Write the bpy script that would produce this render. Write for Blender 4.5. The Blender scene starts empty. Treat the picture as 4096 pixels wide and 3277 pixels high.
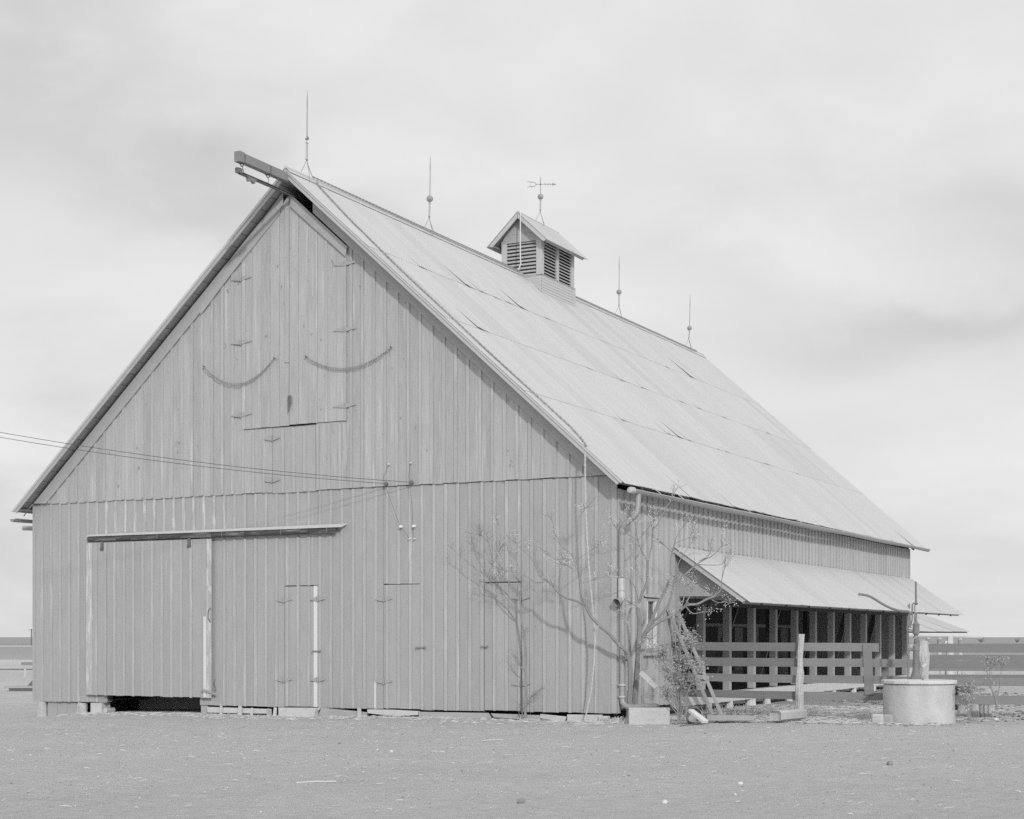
import bpy, math, random
import numpy as np
from mathutils import Vector, Matrix, Quaternion, noise

random.seed(7)
S = bpy.context.scene
COL = S.collection

# ------------------------------------------------------------------ camera, sky, sun, exposure
EYE = 1.45
ROT = math.radians(-27.21)                 # the barn's long axis against the view
CA, SA = math.cos(-ROT), math.sin(-ROT)
C0 = (1.816, 27.374)                       # near corner of the barn
SUN_LOCAL = Vector((0.90, -1.0, 0.65))     # towards the sun, in the barn's own axes

def W(x, y, z=0.0):                        # barn axes -> world
    return Vector((C0[0] + x * CA + y * SA, C0[1] - x * SA + y * CA, z))
def LOC(X, Y):                             # world ground point -> barn axes
    dx, dy = X - C0[0], Y - C0[1]
    return dx * CA - dy * SA, dx * SA + dy * CA

cam_d = bpy.data.cameras.new('camera')
cam_d.sensor_width = 36.0
cam_d.lens = 6362.0 / 4096.0 * 36.0
cam_d.shift_y = (2548.0 - 1638.5) / 4096.0
cam_d.clip_start = 0.1
cam_d.clip_end = 12000
cam = bpy.data.objects.new('camera', cam_d)
cam.location = (0, 0, EYE)
cam.rotation_euler = (math.radians(90), 0, 0)
COL.objects.link(cam)
S.camera = cam

sd = W(*SUN_LOCAL) - W(0, 0, 0)
sd.z = SUN_LOCAL.z
sd.normalize()
SUN_EL = math.asin(sd.z)
SUN_AZ = math.atan2(sd.x, sd.y)

world = bpy.data.worlds.new('World')
S.world = world
world.use_nodes = True
nt = world.node_tree
nt.nodes.clear()
def N(t, typ, **kw):
    n = t.nodes.new(typ)
    for k, v in kw.items():
        setattr(n, k, v)
    return n
out = N(nt, 'ShaderNodeOutputWorld')
bg = N(nt, 'ShaderNodeBackground')
bg.inputs['Strength'].default_value = 0.1
sky = N(nt, 'ShaderNodeTexSky')
sky.sky_type = 'NISHITA'
sky.sun_disc = False
sky.sun_elevation = SUN_EL
sky.sun_rotation = SUN_AZ
sky.dust_density = 4.0
bw = N(nt, 'ShaderNodeRGBToBW')
nt.links.new(sky.outputs[0], bw.inputs[0])
tc = N(nt, 'ShaderNodeTexCoord')
def math_node(t, op, a, b=None, c=None, clamp=False):
    m = N(t, 'ShaderNodeMath', operation=op)
    m.use_clamp = clamp
    for i, v in enumerate((a, b, c)):
        if v is None: continue
        if isinstance(v, (int, float)): m.inputs[i].default_value = v
        else: t.links.new(v, m.inputs[i])
    return m.outputs[0]
def M(op, a, b=None, c=None, clamp=False): return math_node(nt, op, a, b, c, clamp)
sep = N(nt, 'ShaderNodeSeparateXYZ')
nt.links.new(tc.outputs['Generated'], sep.inputs[0])
ln = sep.outputs
# cloud sheet: direction projected on a flat layer overhead
den = M('ADD', M('MAXIMUM', ln[2], 0.0), 0.16)
cx_ = M('DIVIDE', ln[0], den)
cy_ = M('DIVIDE', ln[1], den)
comb = N(nt, 'ShaderNodeCombineXYZ')
nt.links.new(cx_, comb.inputs[0]); nt.links.new(cy_, comb.inputs[1])
n1 = N(nt, 'ShaderNodeTexNoise'); n1.inputs['Scale'].default_value = 1.1
n1.inputs['Detail'].default_value = 6; n1.inputs['Roughness'].default_value = 0.52
nt.links.new(comb.outputs[0], n1.inputs['Vector'])
n2 = N(nt, 'ShaderNodeTexNoise'); n2.inputs['Scale'].default_value = 3.4
n2.inputs['Detail'].default_value = 5; n2.inputs['Roughness'].default_value = 0.55
nt.links.new(comb.outputs[0], n2.inputs['Vector'])
# azimuth / elevation tangents for the larger grey cloud masses
yy = M('MAXIMUM', ln[1], 0.05)
az = M('DIVIDE', ln[0], yy)
el = M('DIVIDE', ln[2], yy)
cb3 = N(nt, 'ShaderNodeCombineXYZ')
nt.links.new(az, cb3.inputs[0]); nt.links.new(M('MULTIPLY', el, 1.9), cb3.inputs[1])
n3 = N(nt, 'ShaderNodeTexNoise'); n3.inputs['Scale'].default_value = 7.0
n3.inputs['Detail'].default_value = 7; n3.inputs['Roughness'].default_value = 0.52; n3.inputs['Distortion'].default_value = 0.3
nt.links.new(cb3.outputs[0], n3.inputs['Vector'])
def cloud(a0, e0, sa, se, tilt, amp):
    da = M('SUBTRACT', az, a0)
    de = M('SUBTRACT', M('SUBTRACT', el, e0), M('MULTIPLY', da, tilt))
    wob = M('MULTIPLY', M('SUBTRACT', n3.outputs[0], 0.5), 5.0)
    q = M('ADD', M('POWER', M('DIVIDE', M('ABSOLUTE', da), sa), 2.0), M('POWER', M('ABSOLUTE', M('ADD', M('DIVIDE', de, se), wob)), 2.0))
    return M('MULTIPLY', M('EXPONENT', M('MULTIPLY', q, -1.0)), amp)
dark = None
for c_ in [(-0.19, 0.285, 0.09, 0.030, -0.25, 1.0), (-0.13, 0.262, 0.09, 0.022, -0.1, 0.6), (-0.33, 0.36, 0.09, 0.07, 0.0, 0.6),
           (0.235, 0.190, 0.10, 0.022, 0.12, 0.95), (0.15, 0.225, 0.08, 0.03, -0.1, 0.55), (0.30, 0.255, 0.12, 0.03, -0.3, 0.5),
           (0.31, 0.19, 0.05, 0.03, 0.1, 0.7), (-0.32, 0.33, 0.12, 0.08, 0.0, 0.55), (0.05, 0.02, 0.6, 0.05, 0.0, 0.35), (-0.32, 0.04, 0.1, 0.10, 0.0, 0.7)]:
    v = cloud(*c_)
    dark = v if dark is None else M('ADD', dark, v)
val = M('ADD', 7.75, M('MULTIPLY', M('SUBTRACT', n1.outputs[0], 0.5), 2.2))
val = M('ADD', val, M('MULTIPLY', M('SUBTRACT', n3.outputs[0], 0.5), 2.1))
val = M('SUBTRACT', val, M('MULTIPLY', dark, 1.15))
# the cloud layer lets a little of the clear sky through
mixs = M('ADD', val, M('MULTIPLY', bw.outputs[0], 0.06))
nt.links.new(mixs, bg.inputs['Color'])
nt.links.new(bg.outputs[0], out.inputs[0])

sun_d = bpy.data.lights.new('sun', 'SUN')
sun_d.energy = 1.6
sun_d.angle = math.radians(2.4)
sun_d.color = (1, 1, 1)
sun = bpy.data.objects.new('sun', sun_d)
sun.rotation_euler = sd.to_track_quat('Z', 'Y').to_euler()
sun.location = (0, 0, 30)
COL.objects.link(sun)

S.view_settings.view_transform = 'Standard'
S.view_settings.look = 'None'
S.view_settings.exposure = 0.0
S.view_settings.gamma = 1.0
S.view_settings.use_curve_mapping = False
S.render.engine = 'CYCLES'
S.cycles.max_bounces = 6
S.cycles.diffuse_bounces = 4
S.cycles.use_denoising = False

# ------------------------------------------------------------------ materials
def mat(name, base=0.4, rand=0.0, noise_scale=(6, 6, 6), amp=0.15, fine=(60, 60, 60), fine_amp=0.06, rough=0.85, metal=0.0,
        streak=None, streak_lo=0.62, streak_hi=0.72, streak_val=0.6, bump=0.0, bump_scale=60, spots=None, top_light=None):
    m = bpy.data.materials.new(name)
    m.use_nodes = True
    t = m.node_tree
    b = t.nodes['Principled BSDF']
    b.inputs['Roughness'].default_value = rough
    b.inputs['Metallic'].default_value = metal
    b.inputs['Specular IOR Level'].default_value = 0.25 if metal == 0 else 0.5
    co = N(t, 'ShaderNodeTexCoord').outputs['Object']
    oi = N(t, 'ShaderNodeObjectInfo')
    def nz(scale, detail=4, off=True, rough_=0.6):
        mp = N(t, 'ShaderNodeMapping')
        mp.inputs['Scale'].default_value = scale
        t.links.new(co, mp.inputs['Vector'])
        if off:
            cb = N(t, 'ShaderNodeCombineXYZ')
            r = math_node(t, 'MULTIPLY', oi.outputs['Random'], 37.0)
            t.links.new(r, cb.inputs[0]); t.links.new(r, cb.inputs[2])
            t.links.new(cb.outputs[0], mp.inputs['Location'])
        n = N(t, 'ShaderNodeTexNoise')
        n.inputs['Scale'].default_value = 1.0
        n.inputs['Detail'].default_value = detail
        n.inputs['Roughness'].default_value = rough_
        t.links.new(mp.outputs[0], n.inputs['Vector'])
        return n.outputs[0]
    v = math_node(t, 'ADD', 1.0, math_node(t, 'MULTIPLY', math_node(t, 'SUBTRACT', nz(noise_scale), 0.5), amp * 2))
    v = math_node(t, 'ADD', v, math_node(t, 'MULTIPLY', math_node(t, 'SUBTRACT', nz(fine), 0.5), fine_amp * 2))
    if rand:
        v = math_node(t, 'ADD', v, math_node(t, 'MULTIPLY', math_node(t, 'SUBTRACT', oi.outputs['Random'], 0.5), rand * 2))
    v = math_node(t, 'MULTIPLY', v, base)
    if streak:
        s = nz(streak, 5)
        f = N(t, 'ShaderNodeMapRange')
        f.inputs['From Min'].default_value = streak_lo
        f.inputs['From Max'].default_value = streak_hi
        t.links.new(s, f.inputs['Value'])
        g = N(t, 'ShaderNodeMix'); g.data_type = 'FLOAT'
        t.links.new(f.outputs[0], g.inputs[0]); t.links.new(v, g.inputs[2]); g.inputs[3].default_value = streak_val
        v = g.outputs[0]
    if top_light:  # up-facing faces get sky light painted into their colour
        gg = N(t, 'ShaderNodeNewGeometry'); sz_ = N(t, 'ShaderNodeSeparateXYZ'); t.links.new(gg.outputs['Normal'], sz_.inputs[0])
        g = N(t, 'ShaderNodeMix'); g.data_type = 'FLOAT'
        t.links.new(math_node(t, 'GREATER_THAN', sz_.outputs[2], 0.7), g.inputs[0]); t.links.new(v, g.inputs[2]); g.inputs[3].default_value = top_light
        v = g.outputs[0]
    if spots:
        s = nz(spots[0], 2)
        f = N(t, 'ShaderNodeMapRange')
        f.inputs['From Min'].default_value = spots[1]
        f.inputs['From Max'].default_value = spots[1] + spots[4] if len(spots) > 4 else spots[1] + 0.05
        t.links.new(s, f.inputs['Value'])
        g = N(t, 'ShaderNodeMix'); g.data_type = 'FLOAT'
        t.links.new(math_node(t, 'MULTIPLY', f.outputs[0], spots[3] if len(spots) > 3 else 1.0), g.inputs[0])
        t.links.new(v, g.inputs[2]); g.inputs[3].default_value = spots[2]
        v = g.outputs[0]
    cb = N(t, 'ShaderNodeCombineColor')
    for i in range(3): t.links.new(v, cb.inputs[i])
    t.links.new(cb.outputs[0], b.inputs['Base Color'])
    if bump:
        bn = N(t, 'ShaderNodeBump')
        bn.inputs['Strength'].default_value = 1.0
        bn.inputs['Distance'].default_value = bump
        sc = bump_scale if isinstance(bump_scale, tuple) else (bump_scale,) * 3
        t.links.new(nz(sc, 5), bn.inputs['Height'])
        t.links.new(bn.outputs[0], b.inputs['Normal'])
    return m

WALL = mat('painted_board', 0.415, rand=0.035, noise_scale=(3, 3, 0.8), amp=0.12, fine=(50, 50, 4), fine_amp=0.13,
           streak=(16, 16, 0.55), streak_lo=0.63, streak_hi=0.80, streak_val=0.55, bump=0.004, bump_scale=(90, 90, 3),
           spots=((7, 7, 4), 0.72, 0.36, 0.7, 0.06))
GABLE = mat('weathered_gable_board', 0.445, rand=0.055, noise_scale=(6, 6, 0.9), amp=0.18, fine=(40, 40, 3), fine_amp=0.18,
            streak=(13, 13, 0.7), streak_lo=0.57, streak_hi=0.72, streak_val=0.56, bump=0.006, bump_scale=(90, 90, 3),
            spots=((8, 8, 5), 0.69, 0.27, 0.8, 0.05))
BATTEN = mat('painted_batten', 0.45, rand=0.045, noise_scale=(3, 3, 0.9), amp=0.14, fine=(90, 90, 5), fine_amp=0.14,
             streak=(9, 9, 0.9), streak_lo=0.56, streak_hi=0.68, streak_val=0.55, bump=0.004, bump_scale=(90, 90, 3))
WORN = mat('worn_batten', 0.46, rand=0.04, noise_scale=(8, 8, 1.5), amp=0.12, fine=(90, 90, 4), fine_amp=0.1,
           streak=(20, 20, 3.0), streak_lo=0.50, streak_hi=0.58, streak_val=0.62, bump=0.004, bump_scale=(90, 90, 3))
SIDEW = mat('side_board', 0.52, rand=0.04, noise_scale=(3, 3, 0.5), amp=0.10, fine=(70, 70, 2.5), fine_amp=0.08,
            streak=(10, 10, 0.5), streak_lo=0.60, streak_hi=0.76, streak_val=0.60, bump=0.003, bump_scale=(90, 90, 3))
TRIM = mat('trim_board', 0.44, rand=0.05, noise_scale=(4, 4, 4), amp=0.12, fine=(40, 40, 40), fine_amp=0.08)
SOFFIT = mat('soffit_board', 0.36, rand=0.08, noise_scale=(4, 4, 4), amp=0.12)
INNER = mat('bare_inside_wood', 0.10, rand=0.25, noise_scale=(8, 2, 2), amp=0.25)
STALL = mat('stall_post_wood', 0.46, rand=0.1, noise_scale=(8, 8, 2), amp=0.15, fine=(60, 60, 4), fine_amp=0.1)
WHITE = mat('white_painted_wood', 0.70, rand=0.05, noise_scale=(9, 9, 3), amp=0.10)
WASH = mat('whitewashed_wood', 0.66, rand=0.06, noise_scale=(7, 7, 7), amp=0.18, bump=0.01, bump_scale=20)
TIN = mat('galvanised_sheet', 0.58, rand=0.018, noise_scale=(1.2, 0.5, 1), amp=0.035, fine=(9, 0.8, 9), fine_amp=0.085, rough=0.5, metal=0.22,
          streak=(14, 0.35, 14), streak_lo=0.58, streak_hi=0.75, streak_val=0.68)
TINEDGE = mat('galvanised_sheet_weathered', 0.55, rand=0.025, noise_scale=(2, 0.5, 1), amp=0.06, fine=(40, 5, 40), fine_amp=0.04, rough=0.5, metal=0.22)
PIPE = mat('galvanised_pipe', 0.37, noise_scale=(8, 8, 8), amp=0.12, rough=0.55, metal=0.2)
IRON = mat('dark_iron', 0.16, noise_scale=(12, 12, 12), amp=0.3, rough=0.6)
GREYIRON = mat('grey_hinge_iron', 0.27, noise_scale=(20, 20, 20), amp=0.2, rough=0.7)
HINGE = mat('painted_hinge', 0.40, noise_scale=(20, 20, 20), amp=0.2, rough=0.7)
TRACK = mat('rusty_track_iron', 0.08, noise_scale=(2, 2, 12), amp=0.4, rough=0.6, streak=(1.5, 1.5, 14), streak_lo=0.5, streak_hi=0.62, streak_val=0.24)
WEATHER = mat('weathered_grey_wood', 0.40, rand=0.12, noise_scale=(4, 4, 4), amp=0.2, fine=(50, 50, 50), fine_amp=0.12, bump=0.006, bump_scale=40)
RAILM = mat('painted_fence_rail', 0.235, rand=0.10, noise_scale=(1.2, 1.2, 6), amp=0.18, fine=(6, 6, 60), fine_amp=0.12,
            streak=(3, 3, 40), streak_lo=0.66, streak_hi=0.76, streak_val=0.42, top_light=0.50)  # rail tops painted paler, as if lit from above
PALEW = mat('pale_bleached_wood', 0.58, rand=0.06, noise_scale=(5, 5, 5), amp=0.16, fine=(30, 30, 30), fine_amp=0.12, bump=0.006, bump_scale=40)
BARKP = mat('bleached_log', 0.56, noise_scale=(14, 14, 2), amp=0.35, fine=(60, 60, 6), fine_amp=0.2, bump=0.03, bump_scale=(40, 40, 5))
BARK = mat('smooth_grey_bark', 0.29, noise_scale=(9, 9, 5), amp=0.25, fine=(60, 60, 40), fine_amp=0.15, bump=0.004, bump_scale=50)
TWIG = mat('twig_bark', 0.20, noise_scale=(9, 9, 9), amp=0.2)
LEAF = mat('young_leaf', 0.38, noise_scale=(3, 3, 3), amp=0.25, rough=0.6)
BERRY = mat('dry_berry', 0.74, noise_scale=(3, 3, 3), amp=0.08, rough=0.6)
CONC = mat('cement_plaster', 0.55, noise_scale=(4, 4, 2), amp=0.30, fine=(30, 30, 30), fine_amp=0.08, bump=0.012, bump_scale=14,
           spots=((14, 14, 8), 0.66, 0.34, 0.6, 0.08))
LID = mat('whitewashed_slab', 0.68, noise_scale=(5, 5, 5), amp=0.1, fine=(60, 60, 60), fine_amp=0.1, bump=0.008, bump_scale=40,
          spots=((26, 26, 40), 0.62, 0.30, 0.8, 0.08))
STONE = mat('pale_stone', 0.53, noise_scale=(5, 5, 5), amp=0.15, fine=(40, 40, 40), fine_amp=0.1, bump=0.02, bump_scale=16)
PUMP = mat('painted_pump_iron', 0.22, noise_scale=(10, 10, 10), amp=0.25, rough=0.6)
PORC = mat('white_porcelain', 0.82, rough=0.3, amp=0.02)
ROPE = mat('braided_cable', 0.58, noise_scale=(40, 40, 40), amp=0.2)
CABLE = mat('dark_braided_cable', 0.34, noise_scale=(40, 40, 40), amp=0.3)
WIREM = mat('dark_wire', 0.10, amp=0.05)
BALL = mat('glass_ball', 0.34, rough=0.15, amp=0.05)
PANE = mat('pale_window_pane', 0.55, rough=0.25, noise_scale=(6, 6, 3), amp=0.25)  # pale mottled colour in place of clear glass
STRAW = mat('dry_straw', 0.60, amp=0.2, noise_scale=(3, 3, 3))
PEB = mat('pale_pebble', 0.66, amp=0.25, noise_scale=(5, 5, 5))
CLOD = mat('dirt_clod', 0.28, amp=0.2, noise_scale=(9, 9, 9))
BUSH = mat('distant_twigs', 0.22, amp=0.1)

# ------------------------------------------------------------------ mesh builder (everything is given in barn axes)
ORG = {}
class MB:
    def __init__(s): s.v = []; s.f = []
    def prism(s, pts, vec):
        n = len(pts); b = len(s.v); vec = Vector(vec)
        pts = [Vector(p) for p in pts]
        nrm = Vector((0, 0, 0))
        for i in range(n): nrm += pts[i].cross(pts[(i + 1) % n])
        if nrm.dot(vec) > 0: pts = pts[::-1]
        s.v += [tuple(p) for p in pts] + [tuple(p + vec) for p in pts]
        s.f.append(tuple(range(b, b + n)))
        s.f.append(tuple(range(b + 2 * n - 1, b + n - 1, -1)))
        for i in range(n):
            j = (i + 1) % n
            s.f.append((b + j, b + i, b + n + i, b + n + j))
        return s
    def box(s, x0, x1, y0, y1, z0, z1):
        return s.prism([(x0, y0, z0), (x1, y0, z0), (x1, y1, z0), (x0, y1, z0)], (0, 0, z1 - z0))
    def beam(s, a, b, w, h, up=(0, 0, 1)):
        a = Vector(a); b = Vector(b); d = (b - a).normalized(); up = Vector(up)
        sd_ = d.cross(up)
        if sd_.length < 1e-4: sd_ = d.cross(Vector((1, 0, 0)))
        sd_.normalize(); u = sd_.cross(d)
        p = [a + sd_ * (w / 2) * i + u * (h / 2) * j for i, j in ((-1, -1), (1, -1), (1, 1), (-1, 1))]
        return s.prism(p, b - a)
    def tube(s, pts, r=None, n=8, cap=True, closed=False):
        P = [Vector(p[:3]) for p in pts]
        R = [(p[3] if len(p) > 3 else r) for p in pts]
        m = len(P); b = len(s.v); prev = None
        for i in range(m):
            if closed: d = P[(i + 1) % m] - P[i - 1]
            else: d = P[min(i + 1, m - 1)] - P[max(i - 1, 0)]
            d.normalize()
            if prev is None:
                a = d.cross(Vector((0, 0, 1)))
                if a.length < 0.1: a = d.cross(Vector((0, 1, 0)))
            else:
                a = prev - d * prev.dot(d)
            a.normalize(); prev = a; c = d.cross(a)
            for k in range(n):
                t = 2 * math.pi * k / n
                s.v.append(tuple(P[i] + (a * math.cos(t) + c * math.sin(t)) * R[i]))
        for i in range(m if closed else m - 1):
            i2 = (i + 1) % m
            for k in range(n):
                k2 = (k + 1) % n
                s.f.append((b + i * n + k, b + i * n + k2, b + i2 * n + k2, b + i2 * n + k))
        if cap and not closed:
            s.f.append(tuple(b + k for k in reversed(range(n))))
            s.f.append(tuple(b + (m - 1) * n + k for k in range(n)))
        return s
    def lathe(s, c, prof, n=20, axis=(0, 0, 1), wob=0.0):
        ax = Vector(axis).normalized()
        a = ax.cross(Vector((0, 1, 0)))
        if a.length < 0.1: a = ax.cross(Vector((1, 0, 0)))
        a.normalize(); bb = ax.cross(a); c = Vector(c); b = len(s.v)
        for (r, z) in prof:
            for k in range(n):
                t = 2 * math.pi * k / n
                rr = r * (1 + wob * noise.noise(Vector((math.cos(t) * 1.7, math.sin(t) * 1.7, z * 4 + c.x))))
                s.v.append(tuple(c + ax * z + (a * math.cos(t) + bb * math.sin(t)) * rr))
        for i in range(len(prof) - 1):
            for k in range(n):
                k2 = (k + 1) % n
                s.f.append((b + i * n + k, b + i * n + k2, b + (i + 1) * n + k2, b + (i + 1) * n + k))
        s.f.append(tuple(b + k for k in reversed(range(n))))
        s.f.append(tuple(b + (len(prof) - 1) * n + k for k in range(n)))
        return s
    def ball(s, c, r, n=8, m=6):
        return s.lathe(c, [(r * math.sin(math.pi * i / m) + 1e-4, -r * math.cos(math.pi * i / m)) for i in range(m + 1)], n)
    def quad(s, a, b_, c, d):
        b = len(s.v); s.v += [tuple(a), tuple(b_), tuple(c), tuple(d)]; s.f.append((b, b + 1, b + 2, b + 3)); return s
    def build(s, name, m, parent=None, smooth=False, label=None, kind=None, bevel=0.0):
        o_ = ORG.get(parent.name, (0, 0, 0)) if parent else (0, 0, 0)
        me = bpy.data.meshes.new(name)
        me.from_pydata([(x - o_[0], y - o_[1], z - o_[2]) for x, y, z in s.v], [], s.f)
        me.materials.append(m)
        if smooth:
            me.polygons.foreach_set('use_smooth', [True] * len(me.polygons))
        me.update()
        o = bpy.data.objects.new(name, me)
        COL.objects.link(o)
        if parent:
            o.parent = parent
            ORG[o.name] = o_
        else:
            o.location = W(0, 0, 0); o.rotation_euler = (0, 0, ROT)
        if bevel:
            bv = o.modifiers.new('bevel', 'BEVEL'); bv.width = bevel; bv.segments = 1; bv.limit_method = 'ANGLE'
        if smooth:
            try: me.set_sharp_from_angle(angle=math.radians(40))
            except Exception: pass
        if label: o['label'] = label
        if kind: o['kind'] = kind
        return o

def thing(name, loc, label, cat, group=None):
    o = bpy.data.objects.new(name, None)
    o.empty_display_size = 0.3
    COL.objects.link(o)
    o.location = W(*loc)
    o.rotation_euler = (0, 0, ROT)
    ORG[o.name] = tuple(loc)
    o['label'] = label; o['category'] = cat
    if group: o['group'] = group
    return o
def single(mb, name, m, loc, label, cat, group=None, smooth=False, bevel=0.0):     # a thing that is one mesh
    me = bpy.data.meshes.new(name)
    me.from_pydata([(x - loc[0], y - loc[1], z - loc[2]) for x, y, z in mb.v], [], mb.f)
    me.materials.append(m)
    if smooth:
        me.polygons.foreach_set('use_smooth', [True] * len(me.polygons))
    me.update()
    o = bpy.data.objects.new(name, me)
    COL.objects.link(o)
    o.location = W(*loc); o.rotation_euler = (0, 0, ROT)
    o['label'] = label; o['category'] = cat
    if group: o['group'] = group
    if bevel:
        bv = o.modifiers.new('bevel', 'BEVEL'); bv.width = bevel; bv.segments = 1; bv.limit_method = 'ANGLE'
    if smooth:
        try: me.set_sharp_from_angle(angle=math.radians(40))
        except Exception: pass
    return o
def R(a, b): return random.uniform(a, b)

# ------------------------------------------------------------------ ground
def smooth01(t):
    t = max(0.0, min(1.0, t)); return t * t * (3 - 2 * t)
GX = [-16, -13.5, -12.2, -11.75, -11.3, -9.0, -7.5, -5.0, -3.0, -1.0, 0.0, 30]
GZ = [-0.36, -0.345, -0.25, -0.16, -0.10, -0.055, -0.07, -0.03, -0.01, -0.02, -0.01, 0.0]
def ground_base(lx, ly):
    return np.interp(lx, GX, GZ)
def ground_z(lx, ly):
    w = W(lx, ly)
    v = float(ground_base(lx, ly))
    v += 0.02 * noise.noise(Vector((w.x * 0.45, w.y * 0.45, 0.3)))
    return v
def axis_pts(lo, hi, step, far):
    a = list(np.arange(lo, hi + 1e-6, step))
    g, x = step, hi
    while x < far:
        g *= 1.35; x += g; a.append(x)
    return a
xs_r = axis_pts(0, 9.5, 0.075, 5000)
xs = [-x for x in reversed(xs_r[1:])] + xs_r
ys_dense = []
y = 11.0
while y < 34:
    ys_dense.append(y); y += 0.075 if y < 30 else 0.12
g = 0.12
while y < 9000:
    ys_dense.append(y); g *= 1.16; y += g
ys = [-400, -100, -20, 0, 5, 8, 10] + ys_dense
nx, ny = len(xs), len(ys)
verts = np.zeros((ny, nx, 3), dtype=np.float64)
for j, yv in enumerate(ys):
    for i, xv in enumerate(xs):
        lx, ly = LOC(xv, yv)
        z = float(np.interp(lx, GX, GZ))
        if -11 < xv < 11 and 10.5 < yv < 40:
            z += 0.02 * noise.noise(Vector((xv * 0.45, yv * 0.45, 0.3)))
            z += 0.012 * noise.noise(Vector((xv * 2.3, yv * 2.3, 4.0)))
            z += 0.009 * noise.noise(Vector((xv * 6.0, yv * 6.0, 9.0)))
        verts[j, i] = (xv, yv, z)
me = bpy.data.meshes.new('ground')
vv = verts.reshape(-1, 3)
idx = np.arange(nx * ny).reshape(ny, nx)
quads = np.stack([idx[:-1, :-1], idx[:-1, 1:], idx[1:, 1:], idx[1:, :-1]], axis=-1).reshape(-1, 4)
me.vertices.add(len(vv)); me.vertices.foreach_set('co', vv.ravel())
me.loops.add(quads.size); me.loops.foreach_set('vertex_index', quads.ravel().astype(np.int32))
me.polygons.add(len(quads)); me.polygons.foreach_set('loop_start', np.arange(0, quads.size, 4, dtype=np.int32))
me.polygons.foreach_set('loop_total', np.full(len(quads), 4, dtype=np.int32))
me.polygons.foreach_set('use_smooth', np.ones(len(quads), dtype=bool))
me.update(); me.validate()
gm = bpy.data.materials.new('dusty_ground'); gm.use_nodes = True
t = gm.node_tree; b = t.nodes['Principled BSDF']
b.inputs['Roughness'].default_value = 0.95; b.inputs['Specular IOR Level'].default_value = 0.1
co = N(t, 'ShaderNodeTexCoord').outputs['Object']
def gn(scale, detail=5, r=0.6, d=0.0):
    mp = N(t, 'ShaderNodeMapping'); mp.inputs['Scale'].default_value = scale
    t.links.new(co, mp.inputs['Vector'])
    n = N(t, 'ShaderNodeTexNoise'); n.inputs['Scale'].default_value = 1; n.inputs['Detail'].default_value = detail
    n.inputs['Roughness'].default_value = r; n.inputs['Distortion'].default_value = d
    t.links.new(mp.outputs[0], n.inputs['Vector']); return n.outputs[0]
def gmul(a, b_): return math_node(t, 'MULTIPLY', a, b_)
def cent(a, k): return math_node(t, 'MULTIPLY', math_node(t, 'SUBTRACT', a, 0.5), k)
v = math_node(t, 'ADD', 0.545, cent(gn((0.35, 0.5, 1)), 0.12))
v = math_node(t, 'ADD', v, cent(gn((2.2, 3.5, 2)), 0.12))
v = math_node(t, 'ADD', v, cent(gn((4.0, 11, 4), 5, 0.7, 0.5), 0.26))
v = math_node(t, 'ADD', v, cent(gn((10, 22, 10), 6, 0.75), 0.36))
v = math_node(t, 'ADD', v, cent(gn((50, 70, 60), 4, 0.8), 0.40))
# dark specks of grit and dung
sp = N(t, 'ShaderNodeMapRange'); sp.inputs['From Min'].default_value = 0.64; sp.inputs['From Max'].default_value = 0.70
t.links.new(gn((9, 16, 9), 6, 0.8), sp.inputs['Value'])
v = math_node(t, 'SUBTRACT', v, gmul(sp.outputs[0], 0.18))
# far fields are darker earth, with a pale track and strips between them
sp3 = N(t, 'ShaderNodeSeparateXYZ'); t.links.new(co, sp3.inputs[0])
Y_ = sp3.outputs[1]
ramp = N(t, 'ShaderNodeValToRGB')
mr = N(t, 'ShaderNodeMapRange'); mr.inputs['From Min'].default_value = 0; mr.inputs['From Max'].default_value = 500
wn = cent(gn((0.02, 0.02, 1)), 18)
t.links.new(math_node(t, 'ADD', Y_, wn), mr.inputs['Value'])
t.links.new(mr.outputs[0], ramp.inputs[0])
cr = ramp.color_ramp
stops = [(0.0, 1.0), (0.12, 1.0), (0.15, 0.93), (0.22, 1.02), (0.245, 1.08), (0.26, 0.72), (0.40, 0.66), (0.57, 0.63), (0.60, 0.98), (0.66, 0.98), (0.69, 0.56), (1.0, 0.62)]
cr.elements[0].position = 0; cr.elements[0].color = (1, 1, 1, 1)
cr.elements[1].position = 1; cr.elements[1].color = (0.62, 0.62, 0.62, 1)
for p, c in stops[1:-1]:
    e = cr.elements.new(p); e.color = (c, c, c, 1)
v = gmul(v, ramp.outputs[0])
v = math_node(t, 'MAXIMUM', v, 0.05)
cb = N(t, 'ShaderNodeCombineColor')
for i in range(3): t.links.new(v, cb.inputs[i])
t.links.new(cb.outputs[0], b.inputs['Base Color'])
bn = N(t, 'ShaderNodeBump'); bn.inputs['Distance'].default_value = 0.035; bn.inputs['Strength'].default_value = 1.0
t.links.new(math_node(t, 'ADD', gn((25, 25, 25), 6, 0.75), gn((7, 9, 7), 4, 0.6)), bn.inputs['Height'])
t.links.new(bn.outputs[0], b.inputs['Normal'])
me.materials.append(gm)
go = bpy.data.objects.new('ground', me); COL.objects.link(go)
go['kind'] = 'structure'
# ------------------------------------------------------------------ barn
WID, LEN = 13.34, 21.36
RX, RZ, SL = -6.67, 10.30, 0.897            # ridge x, ridge height, roof slope
TH = math.atan(SL); CT, ST = math.cos(TH), math.sin(TH)
VY0, VY1 = -0.37, 22.2                      # verges
def roof_z(x): return RZ - SL * abs(x - RX)
barn = thing('barn', (-6.67, 0, 0), 'big weathered board and batten barn with a steep corrugated metal roof and louvred cupola', 'barn')

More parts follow.
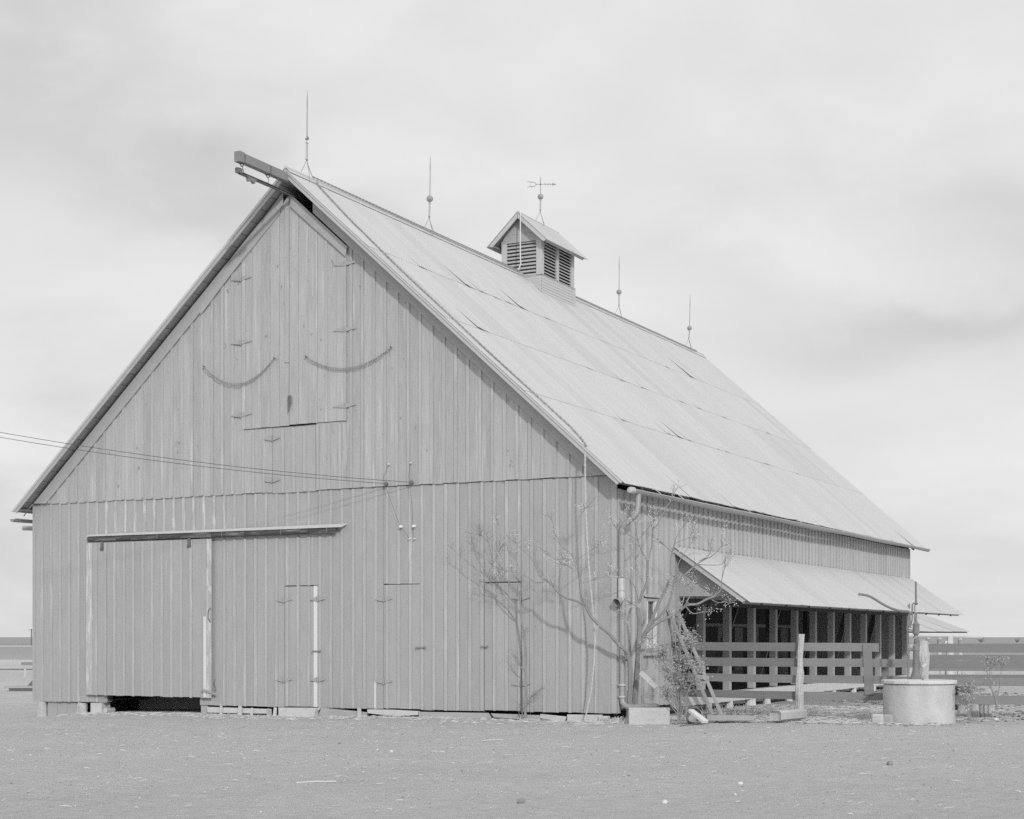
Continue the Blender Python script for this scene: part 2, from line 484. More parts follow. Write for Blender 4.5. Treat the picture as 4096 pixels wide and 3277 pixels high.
# front wall: studs and girts with every board and batten on them
mb = MB()
for x in np.arange(-12.6, 0, 1.2):
    if -11.36 < x < -8.97: continue
    mb.box(x, x + 0.05, 0.03, 0.15, 0.14, 4.2)
mb.box(-WID, -11.4, 0.03, 0.15, 0.115, 0.23); mb.box(-8.96, 0, 0.03, 0.15, 0.13, 0.25); mb.box(-WID, 0, 0.155, 0.3, 4.1, 4.25)
for x in np.arange(-12.0, -1.2, 1.2):
    mb.box(x, x + 0.05, 0.03, 0.15, 4.26, min(roof_z(x) - 0.4, 9.6))
front = mb.build('front_wall', INNER, barn)
XK = [-WID] + [-13.10 + 0.2493 * k for k in range(-0, 52)] + [0.0]
XK = [x for x in XK if x < -0.12] + [0.0]
DOORS = [(-6.94, -6.165), (-4.71, -3.90), (-2.59, -1.84)]
def zbot(x): return float(np.interp(x, [-13.4, -11.4, -8.6, -6, -3.5, 0], [0.10, 0.11, 0.10, 0.11, 0.115, 0.135]))
def add_board(x0, x1, z0, z1, y, parent, m=None, name='board', tops=None, th=0.022):
    z0 += R(-0.006, 0.006)
    y += R(-0.003, 0.003)
    t0, t1 = tops if tops else (z1, z1)
    p = [(x0, y, z0), (x1, y, z0 + R(-.003, .003)), (x1, y, t1), (x0, y, t0)]
    return MB().prism(p, (0, th, 0)).build(name, m or WALL, parent)
def inside(x, rng): return rng[0] - 1e-3 < x < rng[1] + 1e-3
# lower storey
for a, b_ in zip(XK[:-1], XK[1:]):
    segs = [(a, b_)]
    cuts = sorted([c for d in DOORS + [(-11.36, -8.97)] for c in d if a + 0.004 < c < b_ - 0.004])
    pts = [a] + cuts + [b_]
    for p, q in zip(pts[:-1], pts[1:]):
        mid = (p + q) / 2; z0 = zbot(mid)
        if -11.36 < mid < -8.97: z0 = 3.42
        for d in DOORS:
            if d[0] < mid < d[1]: z0 = 2.43
        add_board(p + 0.002, q - 0.002, z0, 4.23, -0.022, front)
for i, x in enumerate(XK[:-1]):
    if x < -13.2: continue
    on_door = any(d[0] + 0.02 < x < d[1] - 0.02 for d in DOORS)
    w0, w1 = x - 0.031, x + 0.031
    if -11.5 < x < -5.65:                    # short worn battens above the door track
        add_board(w0, w1, 3.56, 4.225, -0.041, front, WORN if x < -8.2 else BATTEN, 'batten', th=0.018)
        if x > -8.55:
            z0 = zbot(x)
            if on_door: z0 = 2.43
            add_board(w0, w1, z0 - (0.02 if random.random() < .4 else 0), 3.36, -0.041, front, BATTEN, 'batten', th=0.018)
    else:
        z0 = 2.43 if on_door else zbot(x)
        if x < -11.36 or x > -8.6:
            add_board(w0, w1, z0, 4.225, -0.041, front, BATTEN, 'batten', th=0.018)
add_board(-WID - 0.02, -WID + 0.045, 0.10, 4.22, -0.042, front, TRIM, 'corner_board', th=0.02)
add_board(-0.10, 0.0, 0.14, 4.22, -0.040, front, TRIM, 'corner_board', th=0.018)
add_board(-11.62, -5.6, 3.51, 3.555, -0.048, front, TRIM, 'drip_and_shade_board', th=0.025)
# upper storey, set proud so that its foot sheds water
FB = 0.43                                    # frieze foot below the roof line
def gable_top(x): return roof_z(x) - 0.30
LOFT_L, LOFT_M, LOFT_R = -7.89, -6.805, -5.50
def loft_top(x): return 9.90 - 0.885 * abs(x - (-6.80))
UX = sorted(set([-WID] + [round(-13.13 + 0.2493 * k, 4) for k in range(0, 53)] + [0.0]))
def upper(x0, x1, z0, y, m, name, th):
    t0, t1 = gable_top(x0), gable_top(x1)
    if x0 < RX < x1: pass
    if min(t0, t1) - z0 < 0.03:
        # triangular end piece
        if max(t0, t1) - z0 < 0.03: return
        t0, t1 = max(t0, z0 + 0.01), max(t1, z0 + 0.01)
    add_board(x0, x1, z0, 0, y, front, m, name, tops=(t0, t1), th=th)
for a, b_ in zip(UX[:-1], UX[1:]):
    cuts = sorted([c for c in (LOFT_L, LOFT_R, -7.20, -6.19) if a + 0.004 < c < b_ - 0.004])
    pts = [a] + cuts + [b_]
    for p, q in zip(pts[:-1], pts[1:]):
        mid = (p + q) / 2; p += 0.002; q -= 0.002
        if LOFT_L < mid < LOFT_R:
            if -7.20 < mid < -6.19: continue
            add_board(p, q, 4.235, 5.50, -0.050, front, GABLE)
        else:
            upper(p, q, 4.235 + (0.004 if mid > -6.19 else -0.01), -0.050, GABLE, 'board', 0.022)
for x in UX[1:-1]:
    w0, w1 = x - 0.03, x + 0.03
    if LOFT_L + 0.05 < x < LOFT_R - 0.03:
        if not (-7.17 < x < -6.22):
            add_board(w0, w1, 4.235, 5.46, -0.068, front, BATTEN, 'batten', th=0.018)
    else:
        upper(w0, w1, 4.24, -0.068, BATTEN, 'batten', 0.018)
# frieze boards under the verges, and the diagonal trim over the loft doors
def frieze(x0, x1, lo, hi, y, m, name='frieze_board', th=0.024):
    p = [(x0, y, roof_z(x0) - lo), (x1, y, roof_z(x1) - lo), (x1, y, roof_z(x1) - hi), (x0, y, roof_z(x0) - hi)]
    return MB().prism(p, (0, th, 0)).build(name, m, front)
def fr_poly(p): MB().prism([(x_, -0.094, z_) for x_, z_ in p], (0, 0.024, 0)).build('frieze_board', TRIM, front)
fr_poly([(-12.94, 4.237), (-7.0, roof_z(-7.0) - .44), (-7.0, roof_z(-7.0) - .13), (-13.28, roof_z(-13.28) - .125)])
fr_poly([(-13.34, 4.237), (-12.95, 4.237), (-13.29, roof_z(-13.29) - .125), (-13.56, roof_z(-13.56) - .11), (-13.56, roof_z(-13.56) - .13)])
fr_poly([(-6.24, roof_z(-6.24) - .42), (-.42, 4.24), (-.13, 4.24), (-.06, 4.27), (-6.24, roof_z(-6.24) - .13)])
MB().prism([(-8.9, -0.098, roof_z(-8.9) - 0.50), (-6.93, -0.098, 9.72), (-6.93, -0.098, 9.96), (-8.9, -0.098, roof_z(-8.9) - 0.28)], (0, 0.02, 0)).build('frieze_board', TRIM, front)
MB().prism([(-6.74, -0.112, 9.66), (-5.50, -0.112, 8.58), (-5.46, -0.112, 8.76), (-6.74, -0.112, 9.90)], (0, 0.022, 0)).build('frieze_board', WEATHER, front, label='bleached diagonal trim board over the right loft door')

# wicket doors flush with the siding
def hinge(parent, x, z, s=1.0, y=-0.046):
    mb = MB()
    mb.prism([(x - 0.20 * s, y, z - 0.012), (x - 0.02, y, z - 0.045), (x - 0.02, y, z + 0.045)], (0, -0.006, 0))
    mb.prism([(x + 0.20 * s, y, z + 0.004), (x + 0.02, y, z + 0.045), (x + 0.02, y, z - 0.045)], (0, -0.006, 0))
    mb.tube([(x, y - 0.008, z - 0.055), (x, y - 0.008, z + 0.055)], 0.011, 6)
    return mb.build('hinge', HINGE, parent)
def latch(parent, x0, x1, z, y=-0.05):
    mb = MB().box(x0, x1, y - 0.012, y, z - 0.012, z + 0.012)
    mb.tube([(x0 + 0.03, y - 0.012, z), (x0 + 0.03, y - 0.04, z), (x0 + 0.05, y - 0.04, z - 0.03)], 0.006, 6)
    mb.tube([(x1 - 0.02, y - 0.012, z + .02), (x1 - 0.02, y - 0.03, z), (x1 - 0.02, y - 0.012, z - .02)], 0.006, 6)
    mb.build('latch', GREYIRON, parent)
for di, (d0, d1) in enumerate(DOORS):
    mb = MB()
    for z in (0.45, 1.25, 2.15): mb.box(d0 + 0.04, d1 - 0.04, 0.004, 0.026, z, z + 0.12)
    lab = ['narrow wicket door beside the sliding door with one raw white edge board', 'wider wicket door in the middle of the front wall',
           'wicket door behind the small leaning tree'][di]
    door = mb.build('wicket_door', INNER, barn, label=lab)
    ks = [x for x in XK if d0 + 0.03 < x < d1 - 0.03]
    pts = [d0 + 0.006] + ks + [d1 - 0.006]
    for p, q in zip(pts[:-1], pts[1:]):
        if di == 0 and q > -6.2: p, q = p, -6.26
        if q > p: add_board(p + 0.002, q - 0.002, zbot(p) + 0.012, 2.415, -0.024, door)
    for x in ks:
        if di == 0 and x > -6.3: continue
        add_board(x - 0.03, x + 0.03, zbot(x) + 0.015, 2.41, -0.042, door, BATTEN, 'batten', th=0.018)
    if di == 0:
        add_board(-6.255, -6.17, 0.125, 2.42, -0.048, door, WHITE, 'edge_board', th=0.045)
        for z in (2.16, 0.63):
            hinge(door, -6.94, z, 1.0); hinge(door, -6.155, z + 0.01, 0.9, -0.055)
        latch(door, -6.28, -6.08, 1.18, -0.056)
    elif di == 1:
        for z in (2.155, 0.625): hinge(door, -4.69, z)
        latch(door, -4.0, -3.79, 1.255)
    else:
        for z in (2.145, 0.62): hinge(door, -1.84, z)
        latch(door, -2.64, -2.50, 1.275)
    # dark crack round the leaf comes from the gap; door 2 stands a little open at its lock side
add_board(-4.905, -4.865, 0.135, 0.62, -0.044, front, WHITE, 'batten', th=0.02)   # the batten end worn white

# big sliding door on its overhead track
mb = MB()
for z in (0.45, 1.8, 3.1): mb.box(-11.76, -8.68, -0.076, -0.052, z, z + 0.15)
sdoor = mb.build('sliding_door', WEATHER, barn, label='big sliding board door hanging shut on its long dark track')
dx = np.linspace(-11.80, -8.64, 14)
for k, (p, q) in enumerate(zip(dx[:-1], dx[1:])):
    zt = 3.385 - 0.006 * k / 13
    zb = 0.265 - 0.014 * k / 13
    add_board(p + 0.002, q - 0.002, zb + R(-.004, .004), zt, -0.100, sdoor)
for k, x in enumerate(dx[1:-1]):
    if k == 11: continue
    add_board(x - 0.03, x + 0.03, 0.262 - 0.001 * k, 3.37, -0.118, sdoor, BATTEN, 'batten', th=0.018)
add_board(-11.82, -11.66, 0.27, 3.37, -0.119, sdoor, WORN, 'edge_board', th=0.019)
add_board(-8.80, -8.735, 0.26, 1.85, -0.132, sdoor, WHITE, 'edge_board', th=0.03)
add_board(-8.73, -8.62, 0.25, 3.37, -0.119, sdoor, WORN, 'edge_board', th=0.019)
for x in (-11.39, -9.155):
    m2 = MB().box(x - 0.035, x + 0.035, -0.135, -0.120, 3.22, 3.40); m2.box(x - 0.04, x + 0.04, -0.15, -0.12, 3.24, 3.27)
    m2.build('hanger', IRON, sdoor)
MB().prism([(-8.80, -0.17, 0.43), (-8.50, -0.10, 0.345), (-8.50, -0.10, 0.315), (-8.81, -0.17, 0.395)], (0, -0.02, 0)).build('latch', WEATHER, sdoor)
MB().tube([(-8.62, -0.14, 2.02), (-8.66, -0.16, 1.96), (-8.66, -0.16, 1.82), (-8.62, -0.14, 1.74)], 0.010, 6).build('handle', IRON, sdoor)
MB().tube([(-8.55, -0.07, 0.62), (-8.55, -0.12, 0.60), (-8.52, -0.10, 0.40), (-8.58, -0.12, 0.34)], 0.006, 5).build('hook', IRON, sdoor)

# track with its sheet metal cover in joined lengths
trk = MB().box(-11.75, -5.72, -0.115, -0.075, 3.40, 3.455).build('door_track', IRON, barn)
for k, (p, q) in enumerate([(-11.77, -11.0), (-10.99, -10.2), (-10.19, -9.4), (-9.39, -8.6), (-8.59, -7.8), (-7.79, -6.95), (-6.94, -6.3), (-6.29, -5.70)]):
    mb = MB(); pr = []
    for a in range(7):
        tt = math.radians(-60 + a * 27)
        pr.append((-0.10 - 0.050 * math.cos(tt), 3.455 + 0.058 * math.sin(tt)))
    b0 = len(mb.v); nn = len(pr)
    for x, s_ in ((p, 1), (q, 1.03)):
        for yv, zv in pr: mb.v.append((x, -0.10 + (yv + 0.10) * s_, 3.455 + (zv - 3.455) * s_))
    for a in range(nn - 1): mb.f.append((b0 + a, b0 + a + 1, b0 + nn + a + 1, b0 + nn + a))
    mb.f.append(tuple(b0 + a for a in range(nn))); mb.f.append(tuple(b0 + nn + a for a in reversed(range(nn))))
    mb.build('track_cover', TRACK, trk, smooth=False)
MB().prism([(-11.78, -0.155, 3.506), (-5.55, -0.155, 3.506), (-5.50, -0.05, 3.565), (-11.78, -0.05, 3.545)], (0, 0, 0.012)).build('flashing', PALEW, trk)
for x in (-11.76, -9.95, -8.35, -6.95, -5.9):
    MB().box(x, x + 0.03, -0.158, -0.15, 3.41, 3.50).build('track_bracket', IRON, trk)

# loft doors in the gable
def loft_leaf(x0, x1, z0, lab, zs, hx):
    mb = MB()
    for z in (z0 + 0.3, z0 + 1.6, z0 + 2.6): mb.box(x0 + 0.04, x1 - 0.04, -0.052, -0.034, z, z + 0.12)
    d = mb.build('loft_door', INNER, barn, label=lab)
    n = max(3, int(round((x1 - x0) / 0.205))); xs_ = np.linspace(x0, x1, n + 1)
    for p, q in zip(xs_[:-1], xs_[1:]):
        add_board(p + 0.0025, q - 0.0025, z0 + 0.01 * (p - x0), 0, -0.066, d, GABLE, tops=(loft_top(p), loft_top(q)), th=0.03)
    for z in zs: hinge(d, hx, z, 1.35, -0.080)
    return d

ll = loft_leaf(LOFT_L, LOFT_M - 0.006, 5.485, 'left leaf of the tall loft doors in the gable', (8.42, 7.18, 5.77), -7.93)
MB().box(-7.84, -6.2, -0.0665, -0.052, 5.478, 5.484).build('drip_and_shade_board', TRACK, front)  # thin dark strip standing in for the shadow under the loft doors
lr = loft_leaf(LOFT_M + 0.006, LOFT_R, 5.505, 'right leaf of the tall loft doors in the gable', (8.455, 7.22, 5.79), -5.53)
add_board(-6.90, -6.80, 6.7, 9.70, -0.080, ll, BATTEN, 'edge_board', th=0.014)
add_board(-7.91, -7.83, 5.49, 8.72, -0.078, ll, BATTEN, 'edge_board', th=0.012)
add_board(-5.56, -5.50, 5.51, 8.55, -0.078, lr, BATTEN, 'edge_board', th=0.012)
for xx in (-5.97, -6.2):
    add_board(xx, xx + 0.05, 5.51, 0, -0.078, lr, BATTEN, 'batten', tops=(loft_top(xx) - .15, loft_top(xx + .05) - .15), th=0.012)
MB().prism([(-6.80, -0.108, 5.72), (-6.72, -0.108, 5.92), (-6.72, -0.108, 6.06), (-6.80, -0.108, 6.06)], (0, -0.004, 0)).build('latch', IRON, lr)
# small hatch below them
mb = MB(); mb.box(-7.16, -6.22, -0.028, -0.006, 4.4, 4.5); mb.box(-7.16, -6.22, -0.028, -0.006, 5.2, 5.3)
hat = mb.build('hatch_door', INNER, barn, label='square board hatch under the loft doors')
xs_ = [-7.195, -6.95, -6.70, -6.45, -6.198]
for p, q in zip(xs_[:-1], xs_[1:]): add_board(p + 0.002, q - 0.002, 4.215, 5.475, -0.051, hat)
for x in xs_[1:-1]: add_board(x - 0.03, x + 0.03, 4.215, 5.44, -0.069, hat, BATTEN, 'batten', th=0.018)
for z in (5.27, 4.465): hinge(hat, -7.195, z, 1.0, -0.074)

# side wall: boards and battens, the open stall bays under the awning
SW0, WIN = 2.87, (1.19, 1.77, 1.20, 2.14)
mb = MB()
mb.box(-0.16, -0.03, 2.87, LEN, 2.06, 2.20); mb.box(-0.16, -0.03, 0.1, LEN - 0.1, 3.9, 4.02)
side = mb.build('side_wall', INNER, barn)
yk = [0.0] + [0.045 + 0.2615 * k for k in range(1, 82)] + [LEN]
yk = [y_ for y_ in yk if y_ < LEN - 0.1] + [LEN]
def sboard(y0, y1, z0, z1, x, m, name, th):
    x += R(-0.003, 0.003)
    return MB().box(x - th, x, y0, y1, z0 + R(-.006, .006), z1).build(name, m, side)
for a, b_ in zip(yk[:-1], yk[1:]):
    cuts = sorted([c for c in (SW0, WIN[0], WIN[1]) if a + 0.004 < c < b_ - 0.004]); pts = [a] + cuts + [b_]
    for p, q in zip(pts[:-1], pts[1:]):
        mid = (p + q) / 2
        if WIN[0] < mid < WIN[1]:
            sboard(p + .002, q - .002, 0.20, WIN[2] - 0.02, 0.0, SIDEW, 'board', 0.022)
            sboard(p + .002, q - .002, WIN[3] + 0.02, 4.0, 0.0, SIDEW, 'board', 0.022)
        else:
            sboard(p + .002, q - .002, 0.20 if mid < SW0 else 2.19, 4.0, 0.0, SIDEW, 'board', 0.022)
for y_ in yk[1:-1]:
    w = 0.032
    if WIN[0] - .05 < y_ < WIN[1] + .05:
        sboard(y_ - w, y_ + w, WIN[3] + 0.06, 3.99, 0.024, BATTEN, 'batten', 0.024)
        sboard(y_ - w, y_ + w, 0.21, WIN[2] - 0.1, 0.024, BATTEN, 'batten', 0.024)
    else:
        sboard(y_ - w, y_ + w, 0.21 if y_ < SW0 else 3.16, 3.99, 0.024, BATTEN, 'batten', 0.024)
sboard(0.0, 0.085, 0.13, 4.0, 0.026, TRIM, 'corner_board', 0.024)
sboard(2.72, 2.86, 0.14, 3.1, 0.030, TRIM, 'corner_board', 0.028)
sboard(LEN - 0.09, LEN, 3.16, 4.0, 0.028, TRIM, 'corner_board', 0.026)
sboard(1.35, 1.47, 0.2, 0.9, 0.026, WORN, 'batten', 0.02) if 0 else None

# window in the side wall
y0, y1, z0, z1 = WIN
win = MB()
win.box(-0.09, 0.03, y0, y0 + 0.05, z0, z1); win.box(-0.09, 0.03, y1 - 0.05, y1, z0, z1)
win.box(-0.09, 0.03, y0 + .05, y1 - .05, z1 - 0.05, z1); win.box(-0.09, 0.03, y0 + .05, y1 - .05, z0, z0 + 0.05)
window = win.build('window', TRIM, barn, label='small window in the side wall near the downpipe')
fr = MB(); fr.box(-0.02, 0.032, y0 + .05, y0 + .12, z0 + .05, z1 - .05); fr.box(-0.02, 0.032, y1 - .13, y1 - .05, z0 + .05, z1 - .05)
fr.box(-0.02, 0.032, y0 + .12, y1 - .13, z0 + .05, z0 + .13); fr.box(-0.02, 0.02, y0 + .12, y1 - .13, 1.63, 1.67)
fr.build('sash', PORC, window)
MB().box(-0.038, -0.030, y0 + .10, y1 - .10, z0 + .13, 1.63).build('pane', PANE, window)
for k in range(4):
    yy_ = y0 + .14 + .09 * k
    MB().box(-0.045, -0.030, yy_, yy_ + 0.015, 1.67, z1 - .05).build('bar', WEATHER, window)
MB().box(0.026, 0.085, y0 - .10, y1 + .14, z0 - 0.085, z0 - 0.03).build('sill', TRIM, window)
MB().box(0.0, 0.03, y0 - .04, y1 + .06, z0 - 0.03, z0 + .0).build('sill_apron', TRIM, window)
MB().prism([(0.02, y0 - .08, z1 + 0.06), (0.02, y1 + .06, z1 + 0.06), (0.06, y1 + .06, z1 + 0.02), (0.06, y0 - .08, z1 + 0.02)], (0, 0, 0.018)).build('hood', TRIM, window)
MB().box(0.026, 0.05, y0 - .09, y0 - .0, z0 - .03, z1).build('casing', SIDEW, window)
MB().box(0.026, 0.05, y1 + .0, y1 + .10, z0 - .03, z1).build('casing', TRIM, window)

# stall posts along the open side, sill beam and stub footings
for k in range(12):
    yy_ = 4.36 + 1.53 * k
    dxx = R(-0.006, 0.006)
    MB().box(-0.150 + dxx, -0.004 + dxx, yy_ - 0.14, yy_, 0.36, 2.06).build('post', STALL, barn, bevel=0.004)
MB().box(-0.17, 0.0, 2.87, 3.0, 0.2, 2.2).build('post', STALL, barn)
sb = MB()
m_ = 26
for j in range(m_ - 1):
    ya, yb = 2.95 + (LEN - 2.95) * j / (m_ - 1), 2.95 + (LEN - 2.95) * (j + 1) / (m_ - 1)
    za = 0.34 + 0.015 * noise.noise(Vector((ya, 0, 0))); zb = 0.34 + 0.015 * noise.noise(Vector((yb, 0, 0)))
    sb.prism([(0.02, ya, 0.14), (0.02, yb, 0.13), (0.02, yb, zb), (0.02, ya, za)], (-0.19, 0, 0))
sb.build('sill_beam', WASH, barn, label='long whitewashed sill beam under the stall posts')
for k, yy_ in enumerate([3.3, 4.6, 5.85, 7.1, 7.3, 8.3, 9.9, 11.6, 13.5, 15.4, 17.4, 19.6]):
    MB().lathe((-0.05, yy_, -0.08), [(0.09 + R(-.01, .02), 0), (0.085, 0.1), (0.08, 0.212)], 9, wob=0.2).build('footing', WASH, barn)
# inside the stalls
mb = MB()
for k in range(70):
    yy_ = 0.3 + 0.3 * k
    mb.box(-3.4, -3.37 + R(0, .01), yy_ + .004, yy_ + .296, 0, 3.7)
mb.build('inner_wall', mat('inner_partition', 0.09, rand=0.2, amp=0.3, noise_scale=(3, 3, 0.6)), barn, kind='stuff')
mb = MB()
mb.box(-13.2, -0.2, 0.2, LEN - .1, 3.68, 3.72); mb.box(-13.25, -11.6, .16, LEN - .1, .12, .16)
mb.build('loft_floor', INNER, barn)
for k in range(6):
    yy_ = 4.3 + 3.06 * k
    MB().beam((-0.9, yy_ - 0.2, 0.55), (-0.9, yy_ + 1.5, 2.3), 0.05, 0.16, up=(1, 0, 0)).build('brace', mat('brace_wood', 0.22, amp=0.2) if k == 0 else bpy.data.materials['brace_wood'], barn)
for k in range(5):
    yy_ = 4.9 + 3.3 * k
    mb = MB(); mb.box(-2.2, -2.08, yy_, yy_ + .12, 0, 3.66); mb.box(-2.24, -2.2, yy_ - 1.2, yy_ + 1.5, 0.9, 1.12); mb.box(-2.24, -2.2, yy_ - 1.2, yy_ + 1.5, 0.45, 0.62)
    mb.build('manger', INNER, barn)
MB().box(-3.36, -3.33, 13.3, LEN - .2, 1.72, 1.80).build('ledger', STALL, barn)
for k in range(5):
    MB().box(-3.36, -3.34, 14.3 + 1.35 * k, 14.95 + 1.35 * k, 0.25, 1.70).build('stall_panel', mat('stall_panel_wood', 0.32, amp=0.25) if k == 0 else bpy.data.materials['stall_panel_wood'], barn)

# left and back walls
mb = MB()
for k in range(71):
    yy_ = 0.3 * k + .02
    mb.box(-WID, -WID + 0.025, yy_ + .003, yy_ + .297, -0.6 if yy_ > .5 else 0.1, 4.15)
for k in range(70): mb.box(-WID - .018, -WID, 0.3 * (k + 1) - .01, 0.3 * (k + 1) + .05, 0.12, 4.1)
mb.build('left_wall', WALL, barn, kind='stuff')
mb = MB()
for k in range(44):
    x0_ = -WID + 0.303 * k
    mb.prism([(x0_ + .003, LEN, -0.6), (x0_ + .3, LEN, -.6), (x0_ + .3, LEN, roof_z(x0_ + .3) - .12), (x0_ + .003, LEN, roof_z(x0_) - .12)], (0, -0.025, 0))
mb.build('back_wall', WALL, barn, kind='stuff')

# ---------------------------------------------------------------- roof
mb = MB()
for y_ in np.arange(0.6, LEN, 0.9):
    for sgn in (-1, 1):
        a = (RX, y_, RZ - 0.14); b_ = (RX + sgn * 6.85, y_, RZ - 0.14 - SL * 6.85)
        mb.beam(a, b_, 0.05, 0.14, up=(0, 0, 1))
roof = mb.build('roof', INNER, barn)
SLEN = 6.93 / CT
def slope_pt(sgn, s, y, n=0.0):
    return Vector((RX + sgn * (s * CT + n * ST), y, RZ - s * ST + n * CT))
for sgn in (-1, 1):
    nb = 30
    for k in range(nb):
        s0, s1 = SLEN * k / nb + .006, SLEN * (k + 1) / nb - .006
        p = [slope_pt(sgn, s0, VY0 + .02, -0.012), slope_pt(sgn, s1, VY0 + .02, -0.012), slope_pt(sgn, s1, VY0 + .02, -0.034), slope_pt(sgn, s0, VY0 + .02, -0.034)]
        MB().prism(p, (0, VY1 - VY0 - 0.04, 0)).build('roof_board', SOFFIT, roof)
    # barge board on the front verge and back verge, doubled at the top edge
    for y_, t_ in ((VY0 - 0.005, 0.024), (VY1 - 0.02, 0.024)):
        a0 = 0.0 if y_ > 0 else 0.0
        p = [slope_pt(sgn, a0, y_, -0.006), slope_pt(sgn, SLEN - .02, y_, -0.006), slope_pt(sgn, SLEN - .05, y_, -0.112), slope_pt(sgn, a0 + (0.10 * SL), y_, -0.112)]
        MB().prism(p, (0, t_, 0)).build('barge_board', TRIM if sgn < 0 else SIDEW, roof)
        p = [slope_pt(sgn, a0, y_ - .016, 0.002), slope_pt(sgn, SLEN, y_ - .016, 0.002), slope_pt(sgn, SLEN, y_ - .016, -0.045), slope_pt(sgn, a0 + .04, y_ - .016, -0.045)]
        MB().prism(p, (0, 0.014, 0)).build('verge_strip', TIN, roof)
    e = [slope_pt(sgn, SLEN - .16, 0, -0.04), slope_pt(sgn, SLEN - .135, 0, -0.04), slope_pt(sgn, SLEN - .135, 0, -0.14), slope_pt(sgn, SLEN - .16, 0, -0.14)]
    MB().prism([(v_.x, VY0 + .03, v_.z) for v_ in e], (0, VY1 - VY0 - .06, 0)).build('eave_board', mat('eave_board_wood', 0.2, amp=.2) if sgn < 0 else bpy.data.materials['eave_board_wood'], roof)

PITCH = 0.0677
def corr_mesh(name, w, L, m, bend=None, amp=0.0085, seg=6, rows=3):
    waves = w / PITCH
    n = int(round(waves * seg)) + 1
    V, F = [], []
    for j in range(rows + 1):
        s_ = L * j / rows
        for i in range(n):
            x = w * i / (n - 1) - w / 2
            z = amp * math.sin(2 * math.pi * x / PITCH)
            if bend:
                u = (x + w / 2) / w if bend > 0 else 1 - (x + w / 2) / w
                z += abs(bend) * (u ** 2) * max(0.0, (s_ / L - 0.25) / 0.75) ** 1.6
            V.append((x, s_, z))
    for j in range(rows):
        for i in range(n - 1):
            F.append((j * n + i, (j + 1) * n + i, (j + 1) * n + i + 1, j * n + i + 1))
    me = bpy.data.meshes.new(name)
    me.from_pydata(V, [], F); me.materials.append(m)
    me.polygons.foreach_set('use_smooth', [True] * len(F)); me.update()
    return me
ROWX = [0.0, 1.77, 3.37, 4.97, 6.95]         # seams, measured out from the ridge
rowS = [v_ / CT for v_ in ROWX]
CW = 0.6093
ncol = 37
meshes = {}
for r in range(4):
    L = rowS[r + 1] - rowS[r] + (0.12 if r < 3 else 0.0) + (0.02 if r < 3 else 0.03)
    meshes[r] = [corr_mesh('roof_sheet', CW + 0.045, L, TIN), corr_mesh('roof_sheet', CW + 0.045, L, TINEDGE),
                 corr_mesh('roof_sheet', CW + 0.045, L, TIN, 0.034), corr_mesh('roof_sheet', CW + 0.045, L, TIN, 0.017), corr_mesh('roof_sheet', CW + 0.045, L, TIN, -0.02)]
lifted = {(2, 11): 3, (2, 16): 3, (1, 10): 3, (1, 13): 3, (1, 21): 3, (0, 8): 3, (0, 12): 3, (3, 5): 3, (3, 11): 3, (3, 12): 3, (3, 19): 3, (2, 26): 3, (0, 6): 2, (0, 10): 2, (0, 9): 3, (1, 2): 2, (2, 13): 3, (2, 12): 2, (2, 17): 3, (0, 7): 3, (1, 15): 3, (0, 24): 3, (0, 27): 2, (1, 19): 3, (2, 7): 3, (2, 22): 3, (1, 24): 3, (3, 9): 3, (3, 15): 4, (3, 26): 3, (0, 3): 3, (2, 21): 4, (3, 30): 3, (1, 30): 3, (3, 34): 2}
def place_sheet(me, parent, sgn, s, y, n=0.0, pitch=0.0, roll=0.0, yaw=0.0, th=TH, org=None, ridge=None):
    ct, st = math.cos(th), math.sin(th)
    rx, rz = ridge if ridge else (RX, RZ)
    X = Vector((0, -sgn, 0)); Yv = Vector((sgn * ct, 0, -st)); Z = Vector((sgn * st, 0, ct))
    Mx = Matrix((X, Yv, Z)).transposed().to_4x4()
    pos = Vector((rx + sgn * (s * ct + n * st), y, rz - s * st + n * ct))
    o_ = ORG[parent.name]
    o = bpy.data.objects.new('roof_sheet', me); COL.objects.link(o); o.parent = parent
    o.matrix_local = Matrix.Translation(pos - Vector(o_)) @ Mx @ Matrix.Rotation(yaw, 4, 'Z') @ Matrix.Rotation(pitch, 4, 'X') @ Matrix.Rotation(roll, 4, 'Y')
    ORG[o.name] = o_
    return o
for r in range(4):
    for c in range(ncol):
        y_ = VY0 + CW * (c + 0.5) - 0.01
        s_ = rowS[r] + 0.01 + R(-0.006, 0.006)
        if r == 0 and 16 <= c <= 19: pass
        k = lifted.get((r, c), 1 if random.random() < 0.22 else 0)
        # the top end tucks under the row above
        L = rowS[r + 1] - rowS[r] + 0.14
        place_sheet(meshes[r][k], roof, 1, s_, y_, 0.004 + (0.002 if c % 2 else 0), pitch=0.006 / L + R(0, .0012), roll=R(0.002, 0.006), yaw=R(-.003, .003))
# the far slope is clad the same way, in one run
me_l = corr_mesh('roof_cladding', VY1 - VY0, SLEN + .03, TIN, seg=4, rows=1)
o = place_sheet(me_l, roof, -1, 0.0, (VY0 + VY1) / 2, 0.006); o.name = 'roof_cladding'; ORG[o.name] = ORG[roof.name]; o['kind'] = 'stuff'
mb = MB()
for sgn in (-1, 1):
    p = [slope_pt(sgn, -0.01, VY0 - .01, 0.034), slope_pt(sgn, 0.13, VY0 - .01, 0.024), slope_pt(sgn, 0.13, VY0 - .01, 0.020), slope_pt(sgn, -0.01, VY0 - .01, 0.028)]
    mb.prism(p, (0, VY1 - VY0 + .02, 0))
mb.tube([(RX, VY0 - .02, RZ + 0.035), (RX, VY1 + .02, RZ + 0.035)], 0.03, 10)
mb.build('ridge_cap', TIN, roof, smooth=True)

